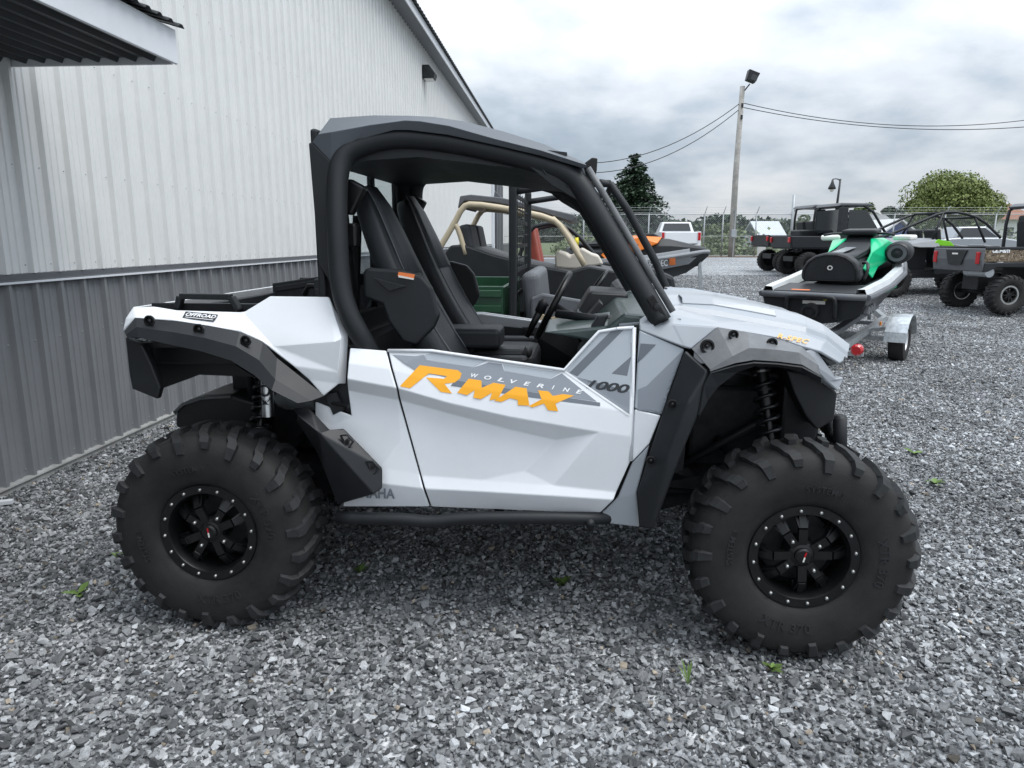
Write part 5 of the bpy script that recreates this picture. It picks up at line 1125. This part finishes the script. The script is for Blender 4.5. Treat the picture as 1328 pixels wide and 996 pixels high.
# ---------------------------------------------------------------- vehicles further along that row
def work_utv(root, cab):
    for x in (0, 1.95):
        for y in (-.58, .58): bgwheel(root, x, y, .34)
    for s in (-1, 1):
        part(root, 'bed_side', 'black_plastic', lambda m: m.prism([(-.5, s*.66, .78), (-.55, s*.66, 1.10), (.70, s*.66, 1.10), (.70, s*.66, .78)], (0, -s*.04, 0)), bevel=.02)
        part(root, 'tail_light', 'red_lens', lambda m: m.box((-.57, s*.58, 1.0), (.04, .10, .14)), bevel=.01)
        MB().tube([(.80, s*.64, .8), (.80, s*.63, 1.85), (.90, s*.62, 1.93), (1.6, s*.62, 1.92), (2.1, s*.64, 1.2)], .035, 8, sm=1).build('roll_bar', 'tube_black', root, smooth=True)
        part(root, 'fender', 'black_plastic', lambda m: m.prism([(1.5, s*.68, .7), (1.6, s*.68, 1.05), (2.3, s*.66, 1.0), (2.4, s*.66, .7)], (0, -s*.3, 0)), bevel=.03)
        if cab:
            part(root, 'cab_door', 'dark_metal', lambda m: m.prism([(.78, s*.67, .5), (.78, s*.67, 1.15), (2.05, s*.67, 1.12), (2.0, s*.67, .5)], (0, -s*.04, 0)), bevel=.02)
            part(root, 'side_window', 'dark_glass', lambda m: m.prism([(1.02, s*.665, 1.18), (1.02, s*.655, 1.80), (1.52, s*.655, 1.80), (1.95, s*.665, 1.18)], (0, -s*.01, 0)))
            part(root, 'rear_pillar', 'dark_metal', lambda m: m.prism([(.74, s*.67, 1.12), (.74, s*.66, 1.86), (1.0, s*.66, 1.86), (1.0, s*.67, 1.12)], (0, -s*.05, 0)), bevel=.01)
    part(root, 'tailgate', 'black_plastic', lambda m: m.box((-.53, 0, .95), (.05, 1.28, .32)), bevel=.015); part(root, 'bed_floor', 'black_plastic', lambda m: m.box((.1, 0, .78), (1.2, 1.26, .05)))
    prof(root, 'roof', 'grey_plastic', [(.70, 1.90), (.78, 1.99), (1.6, 1.98), (1.72, 1.90)], .66, bevel=.03)
    if cab: part(root, 'rear_window', 'dark_glass', lambda m: m.box((.76, 0, 1.5), (.02, 1.2, .62)))
    for y in (-.3, .3): simple_seat(root, .95, y, .9)
    prof(root, 'body', 'black_plastic', [(.78, .45), (.78, .95), (1.5, .9), (1.55, 1.1), (2.3, 1.05), (2.45, .5)], .62, bevel=.03)
    part(root, 'chassis', 'dark_metal', lambda m: m.box((.9, 0, .48), (2.4, .6, .14)))
f1 = G(1023, 353.5); W1 = empty('utility_vehicle', (f1.x-.2, f1.y+.6, gz(f1.y)), R(4), 'open black utility vehicle with plain black cargo box near the chain-link gate', 'utility vehicle'); work_utv(W1, False)
f2 = WY(1062, 331, 20.0); W2 = empty('utility_vehicle', (f2.x-.33, 20.6, gz(20.6)), R(4), 'dark utility vehicle with an enclosed windowed cab beside the open black one', 'utility vehicle'); work_utv(W2, True)
f3 = G(1047, 356); AT = empty('quad_bike', (f3.x+.1, f3.y+.45, gz(f3.y)), R(6), 'black quad bike with white rear fender trim and red tail lamp', 'quad bike')
for x in (0, 1.25):
    for y in (-.42, .42): bgwheel(AT, x, y, .31)
mir(AT, 'rear_fender', 'black_plastic', lambda m: m.prism([(-.40, -.52, .62), (-.42, -.52, .80), (.4, -.52, .84), (.5, -.52, .6), (.3, -.52, .70), (-.25, -.52, .70)], (0, .28, 0)), bevel=.02)
mir(AT, 'fender_trim', 'label_white', lambda m: m.tube([(-.43, -.28, 1.0), (-.46, -.20, .92), (-.46, -.20, .80), (-.43, -.30, .70)], .03, 8, sm=1), smooth=True)
part(AT, 'tail_lamp', 'red_lens', lambda m: m.lathe([(.001, -.05), (.08, -.04), (.1, .03), (.001, .04)], 16, 'X', (-.44, -.36, .86)), smooth=True)
part(AT, 'rack_box', 'black_plastic', lambda m: m.box((-.12, 0, 1.16), (.55, .62, .22)), bevel=.05, seg=3); part(AT, 'rack', 'tube_black', lambda m: m.box((-.1, 0, 1.02), (.6, .66, .03)))
part(AT, 'body', 'black_plastic', lambda m: m.prism([(-.35, -.2, .6), (-.3, -.2, .95), (.6, -.2, .92), (.9, -.2, 1.02), (1.4, -.2, .95), (1.5, -.2, .55)], (0, .4, 0)), bevel=.05, seg=3)
mir(AT, 'front_fender', 'label_white', lambda m: m.prism([(.85, -.5, .82), (1.0, -.5, .92), (1.5, -.5, .88), (1.6, -.5, .75)], (0, .3, 0)), bevel=.02)
MB().tube([(.8, -.38, 1.15), (.9, -.1, 1.12), (.9, .1, 1.12), (.8, .38, 1.15)], .018, 8, sm=1).build('handlebar', 'satin_black', AT, smooth=True)
# ---------------------------------------------------------------- white pickup by the fence
tp = WY(883, 312, 37.0); PT = empty('pickup_truck', (tp.x, 37.0, gz(37)), R(84), 'white pickup truck seen from behind near the far fence', 'pickup truck')
for x in (.9, 4.3):
    for y in (-.84, .84): bgwheel(PT, x, y, .40, lugs=False)
part(PT, 'tailgate', 'truck_white', lambda m: m.box((0, 0, 1.05), (.08, 1.62, .58)), bevel=.03)
mir(PT, 'bed_side', 'truck_white', lambda m: m.prism([(-.04, -.99, .62), (-.04, -.99, 1.36), (1.9, -.99, 1.36), (1.9, -.99, .55), (1.45, -.99, .55), (1.3, -.99, .95), (.5, -.99, .95), (.35, -.99, .6)], (0, .18, 0)), bevel=.03)
mir(PT, 'tail_light', 'red_lens', lambda m: m.box((-.055, -.90, 1.12), (.04, .14, .40)), bevel=.02)
part(PT, 'bumper', 'steel', lambda m: m.box((-.18, 0, .62), (.2, 1.9, .2)), bevel=.03); part(PT, 'bed_floor', 'dark_metal', lambda m: m.box((1.0, 0, .8), (1.8, 1.6, .06)))
prof(PT, 'cab_lower', 'truck_white', [(1.95, .5), (1.95, 1.36), (4.0, 1.34), (5.2, 1.2), (5.3, .6)], .98, bevel=.06)
part(PT, 'cab_upper', 'truck_white', lambda m: m.add([(2.0, -.92, 1.34), (2.0, .92, 1.34), (2.2, -.74, 1.88), (2.2, .74, 1.88), (3.4, -.74, 1.9), (3.4, .74, 1.9), (4.1, -.9, 1.36), (4.1, .9, 1.36)], [(0, 1, 3, 2), (2, 3, 5, 4), (4, 5, 7, 6), (0, 2, 4, 6), (1, 7, 5, 3)]), bevel=.05)
part(PT, 'rear_window', 'dark_glass', lambda m: m.add([(2.02, -.74, 1.42), (2.02, .74, 1.42), (2.165, -.64, 1.80), (2.165, .64, 1.80)], [(0, 1, 3, 2)]), solid=.02)
part(PT, 'licence_plate', 'label_white', lambda m: m.box((-.29, 0, .64), (.02, .3, .12)))
# ================================================================== fence, poles, wires
pm('fence_steel', (.36, .38, .39), .5, metal=.5, var=.15, vscale=3)
pm('pole_wood', (.33, .315, .29), .85, var=.3, vscale=3, bump=.5, bscale=30)
pm('lamp_black', (.012, .013, .015), .4)
pm('bark', (.09, .07, .05), .9, var=.3, bump=.5, bscale=30)
pm('cable', (.03, .03, .032), .6)
FY = 42.0; FZ = gz(FY); FX0, FX1 = -2.0, 40.0
CF_ = empty('chain_link_fence', (0, FY, FZ), 0, 'tall chain-link fence topped with strands of barbed wire along the yard edge', 'fence')
fx = [841, 913, 980]
posts = [WY(u, 300, FY).x for u in fx]+[WY(937, 300, FY).x]+[FX0+k*3.05 for k in range(3)]+[WY(1027, 300, FY).x+2.9*k for k in range(0, 9)]
for i, x in enumerate(sorted(posts)):
    MB().tube([(x, 0, -.1), (x, 0, 2.42)], .04, 8).build('fence_post', 'fence_steel', CF_, smooth=True)
    MB().tube([(x, 0, 2.4), (x+.05, -.28, 2.82)], .022, 6).build('barb_arm', 'fence_steel', CF_, smooth=True)
gp = WY(1026, 300, FY).x
MB().tube([(gp, -.05, -.1), (gp, -.05, 3.45)], .085, 10).build('gate_post', 'fence_steel', CF_, smooth=True)
MB().tube([(FX0, 0, 2.38), (FX1, 0, 2.38)], .026, 6).build('top_rail', 'fence_steel', CF_); MB().tube([(FX0, 0, 1.15), (FX1, 0, 1.15)], .018, 6).build('mid_rail', 'fence_steel', CF_); MB().tube([(FX0, 0, .06), (FX1, 0, .06)], .018, 6).build('bottom_rail', 'fence_steel', CF_)
for k in range(3): MB().tube([(FX0, -.09*(k+1), 2.48+.13*k), (FX1, -.09*(k+1), 2.48+.13*k)], .006, 4).build('barbed_wire', 'fence_steel', CF_)
m = MB(); sp_ = .11; hgt = 2.32; x = FX0-hgt
while x < FX1:
    for dx in (hgt, -hgt):
        a, b = Vector((x, 0, .06)), Vector((x+dx, 0, .06+hgt))
        if a.x < FX0 or b.x < FX0 or a.x > FX1 or b.x > FX1: continue
        m.tube([a, b], .0042, 3, cap=False)
    x += sp_
o = m.build('wire_mesh', 'fence_steel', CF_, recalc=False); o['kind'] = 'stuff'
# the floodlight pole
pb = WY(948, 336, 41.2); UP = empty('light_pole', (pb.x, 41.2, gz(41)), 0, 'tall weathered wooden pole with a floodlight head in front of the fence', 'light pole')
ptop = WY(963, 112, 41.2)-Vector(UP.location)
MB().tube([(0, 0, -.3), ptop*.5+Vector((-.05, 0, 0)), ptop], [.19, .16, .135], 12).build('pole', 'pole_wood', UP, smooth=True)
MB().tube([ptop-Vector((.1, 0, .5)), ptop+Vector((.35, -.1, .1))], .035, 8).build('lamp_arm', 'dark_metal', UP)
MB().box(ptop+Vector((.42, -.15, .45)), (.50, .35, .55), (0, .35, 0), taper=1.25).build('floodlight', 'dark_metal', UP, bevel=.03)
MB().box(ptop+Vector((.52, -.34, .42)), (.34, .03, .38), (0, .35, 0)).build('floodlight_lens', 'dark_glass', UP)
for dz in (1.0, 1.6): MB().box(ptop-Vector((.0, .14, dz)), (.10, .12, .22)).build('insulator_bracket', 'dark_metal', UP)
MB().tube([(.02, -.2, 0), (.05, -.19, 2.6)], .035, 8).build('conduit', 'fence_steel', UP)
MB().box((0, -.24, 1.3), (.28, .16, .42)).build('meter_box', 'fence_steel', UP, bevel=.02)
def wire(a, b, sag, label):
    a, b = Vector(a), Vector(b); pts = []
    for t in np.linspace(0, 1, 26): p = a.lerp(b, float(t)); p.z -= sag*4*t*(1-t); pts.append(p)
    o = MB().tube(pts, .022, 5).build('overhead_wire', 'cable', smooth=True); tag(o, label, 'wire')
w0 = WY(961, 133, 41.2)
ev = BL.matrix_basis @ Vector((34.0, -.36, 6.0))
wire(w0, ev, 1.7, 'upper overhead wire sloping from the light pole down toward the building')
wire(WY(961, 140, 41.2), ev-Vector((0, 0, .25)), 1.95, 'lower overhead wire sloping from the light pole down toward the building')
wire(w0, WY(1480, 125, 46), 1.45, 'sagging overhead wire running from the light pole toward the brown-roofed house')
wire(WY(962, 139, 41.2), WY(1480, 145, 42), 1.05, 'slack lower overhead wire running from the light pole toward the brown-roofed house')
# street lamp
lb = WY(1078, 320, 48); SL = empty('street_lamp', (lb.x, 48, gz(48)), R(0), 'black street lamp with a bell-shaped lantern hanging from its arm', 'street lamp')
lt = WY(1084, 232, 48).z-gz(48)
MB().tube([(0, 0, 0), (.15, 0, lt*.7), (.22, 0, lt)], [.11, .08, .06], 8).build('post', 'lamp_black', SL, smooth=True)
MB().tube([(.22, 0, lt-.12), (.0, 0, lt+.02), (-.28, 0, lt-.02)], .035, 6, sm=1).build('arm', 'lamp_black', SL, smooth=True)
MB().lathe([(.001, 0), (.05, -.02), (.10, -.25), (.22, -.50), (.24, -.62), (.001, -.60)], 14, 'Z', (-.28, 0, lt-.02)).build('lantern', 'lamp_black', SL, smooth=True)
MB().lathe([(.001, -.58), (.15, -.62), (.10, -.76), (.001, -.80)], 12, 'Z', (-.28, 0, lt-.02)).build('lantern_glass', 'label_white', SL, smooth=True)
# ================================================================== trees and far woods
def leafmat(name, c, var=.45):
    m = bpy.data.materials.new(name); m.use_nodes = True; t = m.node_tree; b = t.nodes['Principled BSDF']; b.inputs['Roughness'].default_value = .6; b.inputs['Specular IOR Level'].default_value = .25
    a = t.nodes.new('ShaderNodeAttribute'); a.attribute_name = 'tone'
    r = t.nodes.new('ShaderNodeValToRGB'); r.color_ramp.elements[0].color = (*[x*(1-var) for x in c], 1); r.color_ramp.elements[1].color = (*[x*(1+var) for x in c], 1)
    t.links.new(a.outputs['Fac'], r.inputs[0]); t.links.new(r.outputs[0], b.inputs['Base Color']); b.inputs['Subsurface Weight'].default_value = 0
    MATS[name] = m
leafmat('leaf_maple', (.155, .19, .06), .28); leafmat('leaf_mid', (.09, .12, .045)); leafmat('leaf_dark', (.03, .05, .028)); leafmat('needle', (.045, .072, .046), .5); leafmat('leaf_far', (.12, .15, .07)); leafmat('leaf_weed', (.12, .19, .05), .4)
def leaves(name, mat, C, Nn, size, parent=None, g=rng, tone=None):
    n = len(C); a = g.normal(size=(n, 3)); a /= np.linalg.norm(a, axis=1)[:, None]
    a = a-Nn*np.sum(a*Nn, 1)[:, None]; a /= np.linalg.norm(a, axis=1)[:, None]+1e-9; b = np.cross(Nn, a)
    s = size*g.uniform(.6, 1.35, n)[:, None]
    V = np.stack([C-a*s*.5, C+b*s*.38, C+a*s*.6, C-b*s*.38], 1).reshape(-1, 3)
    me_ = bpy.data.meshes.new(name); me_.from_pydata(V.tolist(), [], [tuple(range(4*i, 4*i+4)) for i in range(n)])
    tn = g.random(n) if tone is None else tone
    at_ = me_.attributes.new('tone', 'FLOAT', 'FACE'); at_.data.foreach_set('value', np.clip(tn, 0, 1).astype(np.float32))
    return mesh_obj(name, me_, mat, parent)
def broadleaf(name, loc, h, wx, mat, n, label, cat='tree', group=None, size=.32, base=.25, seed=1, lumps=16):
    g = np.random.default_rng(seed); root = empty(name, loc, 0, label, cat, group)
    m = MB(); m.tube([(0, 0, -.3), (.05, 0, h*.25), (0, .05, h*.55)], [h*.035, h*.028, h*.02], 8)
    for k in range(6):
        a = k*1.05+.3; m.tube([(0, 0, h*.22+.03*h*k), (math.cos(a)*wx*.22, math.sin(a)*wx*.22, h*.5), (math.cos(a)*wx*.35, math.sin(a)*wx*.35, h*.68)], [h*.016, h*.01, h*.006], 6)
    m.build('trunk', 'bark', root, smooth=True)
    cl = []
    for k in range(lumps):
        t = g.uniform(0, 6.28); ph = g.uniform(-.75, 1); rr = math.sqrt(max(0, 1-ph*ph))*g.uniform(.5, .8)
        cl.append((math.cos(t)*rr*wx*.5, math.sin(t)*rr*wx*.5, h*(base+(1-base)*.5)+ph*h*(1-base)*.36, g.uniform(.09, .25)*wx))
    C = []; Nn = []; T_ = []
    for k in range(n):
        c = cl[g.integers(lumps)]; d = g.normal(size=3); d /= np.linalg.norm(d); r = c[3]*g.uniform(.55, 1.05)**.6
        p = np.array(c[:3])+d*r*np.array([1, 1, .8]); 
        if p[2] < h*base*.8: continue
        C.append(p); nn_ = d+g.normal(size=3)*.55; Nn.append(nn_/np.linalg.norm(nn_)); T_.append(g.normal(.5, .22))
    leaves('crown', mat, np.array(C), np.array(Nn), size, root, g, np.array(T_)); return root
def spruce(loc, h, w_, label, seed=3):
    g = np.random.default_rng(seed); root = empty('spruce_tree', loc, 0, label, 'tree')
    MB().tube([(0, 0, -.3), (0, 0, h*.97)], [.16, .12, .08, .03], 8).build('trunk', 'bark', root, smooth=True)
    C = []; Nn = []; T_ = []
    z = h*.06
    while z < h*.995:
        f = 1-z/h; rad = w_*.5*(f**.72)*g.uniform(.86, 1.1)+.08; nb = max(6, int(18*f+6))
        for k in range(nb):
            a = g.uniform(0, 6.28); L_ = rad*g.uniform(.7, 1.12); steps = max(4, int(L_/.12)); zz = z+g.uniform(-.12, .12)
            for s in range(steps):
                q = (s+.5)/steps; dd = L_*q; sp2 = .16*(1-q*.6)
                for _ in range(4):
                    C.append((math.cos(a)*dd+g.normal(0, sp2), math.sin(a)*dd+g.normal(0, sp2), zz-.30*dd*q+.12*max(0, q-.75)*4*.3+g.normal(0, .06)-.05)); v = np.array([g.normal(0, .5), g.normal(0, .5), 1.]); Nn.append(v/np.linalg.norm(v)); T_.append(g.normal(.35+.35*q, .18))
        z += .20+.10*f
    leaves('crown', 'needle', np.array(C), np.array(Nn), .24, root, g, np.array(T_)); return root
p = WY(819, 330, 56); ht = WY(819, 199, 56).z-gz(56); spruce((p.x, 56, gz(56)), ht, 9.0, 'tall dark conical spruce standing behind the chain-link fence')
p = WY(1226, 330, 70); ht = WY(1226, 229, 70).z-gz(70); broadleaf('maple_tree', (p.x, 70, gz(70)), ht, 8.8, 'leaf_maple', 30000, 'wide yellow-green round-crowned tree beyond the fence', size=.21, base=.16, seed=5, lumps=34)
p = WY(1117, 330, 85); broadleaf('broadleaf_tree', (p.x, 85, gz(85)), WY(1117, 263, 85).z-.5, 3.4, 'leaf_mid', 2200, 'small sparse tree standing just beside the street lamp', size=.36, seed=6, base=.2)
p = WY(1153, 330, 90); broadleaf('broadleaf_tree', (p.x, 90, gz(90)), WY(1153, 265, 90).z-.5, 3.8, 'leaf_dark', 2200, 'small dark tree between the grey house roof and the wide round tree', size=.36, seed=7, base=.2)
p = WY(1041, 330, 75); broadleaf('broadleaf_tree', (p.x, 75, gz(75)), WY(1041, 279, 75).z-.5, 2.6, 'leaf_mid', 1500, 'small leafy tree just right of the tall gate post', size=.34, seed=8, base=.15)
p = WY(882, 330, 80); broadleaf('broadleaf_tree', (p.x, 80, gz(80)), WY(882, 293, 80).z-.5, 4.4, 'leaf_dark', 2000, 'low dark tree showing above the white pickup cab', size=.36, seed=9, base=.1)
for k, (u, v, Y, w_) in enumerate(((973, 282, 62, 3.6), (946, 291, 60, 3.4), (925, 297, 58, 3.2), (1003, 288, 66, 3.2))):
    p = WY(u, 330, Y); broadleaf('shrub_tree', (p.x, Y, gz(Y)), WY(u, v, Y).z-gz(Y)+.1, w_, ('leaf_dark', 'leaf_far', 'leaf_far', 'leaf_dark')[k], 2400, ('darkest tall bush behind the fence beside the pale shed', 'light green bush behind the fence by the floodlight pole', 'low light green bush behind the fence beside the pickup', 'dark bush behind the pale shed roof')[k], size=.28, base=.02, seed=20+k)
# scrubby bank behind the fence and a distant tree line: masses nobody could count
def scrub(name, label, n, fx_, fy_, fz_, size, mat, seed):
    g = np.random.default_rng(seed); C = np.stack([fx_(g, n), fy_(g, n), np.zeros(n)], 1); C[:, 2] = fz_(g, C)
    Nn = g.normal(size=(n, 3)); Nn[:, 2] = np.abs(Nn[:, 2])+.4; Nn /= np.linalg.norm(Nn, axis=1)[:, None]
    o = leaves(name, mat, C, Nn, size, None, g, g.normal(.5, .25, n)); return tag(o, label, 'vegetation', kind='stuff')
scrub('scrub', 'low green scrub growing on the bank behind the fence', 26000, lambda g, n: g.uniform(3, 60, n), lambda g, n: g.uniform(46, 58, n), lambda g, C: .5+np.abs(g.normal(0, .5, len(C)))*(1+.5*np.sin(C[:, 0]*1.7)), .26, 'leaf_far', 31)
scrub('far_woods', 'distant blue-green tree line along the horizon', 30000, lambda g, n: g.uniform(-60, 330, n), lambda g, n: g.uniform(230, 262, n), lambda g, C: g.uniform(0, 1, len(C))*(7.2+1.6*np.sin(C[:, 0]*.11)+1.2*np.sin(C[:, 0]*.37+1)), 1.9, 'leaf_dark', 32)
# ================================================================== houses and sheds beyond the fence
pm('shingle_grey', (.22, .23, .23), .8, var=.2, vscale=4); pm('clapboard', (.66, .67, .66), .6, var=.05); pm('blue_cloth', (.05, .085, .26), .6, var=.1); pm('brown_roof', (.22, .10, .06), .8, var=.25, vscale=5); pm('shed_metal', (.50, .53, .56), .45, var=.06); pm('car_silver', (.30, .32, .34), .3, metal=.4, coat=.4)
def house(name, label, u0, u1, veave, vridge, Y, roof, wallm, depth=7, gable=False, cat='house'):
    a, b = WY(u0, veave, Y), WY(u1, veave, Y); wd = b.x-a.x; he_ = a.z-gz(Y); hr = WY(u0, vridge, Y).z-gz(Y)
    root = empty(name, ((a.x+b.x)/2, Y, gz(Y)), 0, label, cat); hx = wd/2
    MB().box((0, depth/2, he_/2), (wd*.95, depth*.95, he_)).build('wall', wallm, root)
    if gable:
        MB().prism([(-hx*.94, .16, he_), (hx*.94, .16, he_), (0, .16, hr-.08)], (0, depth*.9, 0)).build('gable', wallm, root)
        for s in (-1, 1): MB().prism([(s*hx*1.06, -.15, he_-.06), (0, -.15, hr), (0, -.15, hr+.12), (s*hx*1.06, -.15, he_+.06)], (0, depth+.3, 0)).build('roof_slope', roof, root)
    else:
        MB().prism([(-hx, -.3, he_-.05), (-hx, depth/2, hr), (-hx, depth+.3, he_-.05), (-hx, depth/2, hr-.15)], (wd, 0, 0)).build('roof', roof, root)
    for k in range(max(1, int(wd/3))):
        x = -hx+wd*(k+.5)/max(1, int(wd/3)); w_ = MB().box((x, depth*.0225, he_*.55), (.9, .06, 1.1)).build('window', 'dark_glass', root)
        MB().box((x, depth*.0225-.04, he_*.55-.6), (1.1, .08, .08)).build('window_sill', 'clapboard', w_)
    return root
house('house', 'grey-roofed pale house partly hidden by the enclosed utility vehicle', 1128, 1172, 298, 277, 66, 'shingle_grey', 'clapboard')
h = house('canopy_tent', 'blue peaked canopy tent with white trim in front of the grey-roofed house', 1136, 1196, 309, 286, 44.5, 'clapboard', 'blue_cloth', depth=4, gable=True, cat='tent')
house('house', 'brown-roofed house at the end of the fence beside the wide round tree', 1280, 1345, 284, 262, 80, 'brown_roof', 'clapboard', depth=9)
sh_ = house('shed', 'pale grey metal shed with flat roof behind the chain-link fence', 981, 1019, 305, 286, 50, 'shed_metal', 'shed_metal', depth=3, cat='shed')
wb = WY(981, 333, 44); o = MB().box((0, 0, .55), (.48, .06, 1.1)).build('white_board', 'clapboard'); o.location = (wb.x, 43.2, gz(44)); tag(o, 'white panel leaning at the fence foot below the pale shed', 'board')
# silver car beyond the fence on the right
cw_ = WY(1252, 330, 39); CR = empty('parked_car', (cw_.x-1.9, 39, gz(39)), 0, 'silver car parked behind the grey and lime side-by-side', 'car')
prof(CR, 'body', 'car_silver', [(0, .35), (-.05, .75), (.15, 1.0), (1.0, 1.06), (3.2, 1.06), (4.2, .92), (4.4, .6), (4.4, .35)], .88, bevel=.08, seg=3)
part(CR, 'cabin', 'car_silver', lambda m: m.add([(.5, -.82, 1.04), (.5, .82, 1.04), (1.0, -.66, 1.62), (1.0, .66, 1.62), (2.4, -.66, 1.64), (2.4, .66, 1.64), (3.3, -.82, 1.04), (3.3, .82, 1.04)], [(0, 1, 3, 2), (2, 3, 5, 4), (4, 5, 7, 6), (0, 2, 4, 6), (1, 7, 5, 3)]), bevel=.06)
mir(CR, 'side_window', 'dark_glass', lambda m: m.prism([(.85, -.80, 1.10), (1.15, -.70, 1.55), (2.3, -.70, 1.56), (2.95, -.80, 1.10)], (0, -.03, 0)))
for x in (.8, 3.5):
    for y in (-.76, .76): bgwheel(CR, x, y, .32, lugs=False)
# ================================================================== weeds in the gravel
def weed(u, v, n, ln, label, grass=False):
    q = G(u, v); g = np.random.default_rng(int(u)); root = empty('weed', (q.x, q.y, q.z), 0, label, 'weed')
    for k in range(n):
        a = 2*math.pi*k/n+g.uniform(-.4, .4); tilt = g.uniform(.35, 1.0) if not grass else g.uniform(.9, 1.35); L_ = ln*g.uniform(.7, 1.2); wdt = (.42 if not grass else .07)*L_
        d = Vector((math.cos(a)*math.cos(tilt), math.sin(a)*math.cos(tilt), math.sin(tilt))); sd2 = Vector((-math.sin(a), math.cos(a), 0))
        m = MB(); P = [d*L_*t+Vector((0, 0, .012-.25*L_*t*t)) for t in (0, .3, .65, 1)]; W_ = [.12, .8, 1, .05]
        m.loft([[p_-sd2*wdt/2*w2 for p_, w2 in zip(P, W_)], [p_-Vector((0, 0, .08*wdt)) for p_ in P], [p_+sd2*wdt/2*w2 for p_, w2 in zip(P, W_)]]); o_ = m.build('leaf', 'leaf_weed', root, recalc=False, smooth=True)
        at_ = o_.data.attributes.new('tone', 'FLOAT', 'FACE'); at_.data.foreach_set('value', [float(g.random())]*len(o_.data.polygons))
weed(151, 724, 7, .045, 'small yellow-green weed at the left edge of the rear tyre')
weed(102, 774, 5, .07, 'upright bright green weed on open gravel beside the rear wheel')
weed(467, 744, 6, .05, 'leafy weed in the shade under the rock slider, nearer the rear wheel')
weed(731, 760, 9, .055, 'wide leafy weed in the shade between the two wheels')
weed(1001, 872, 9, .05, 'clover-like green weed at the foot of the front tyre')
weed(892, 892, 9, .10, 'thin tuft of grass on the gravel in front of the front tyre', True)
weed(1212, 630, 8, .08, 'pale green weed in open gravel beside the front tyre top')
weed(1185, 590, 7, .08, 'fainter pale weed in open gravel toward the boat trailer')
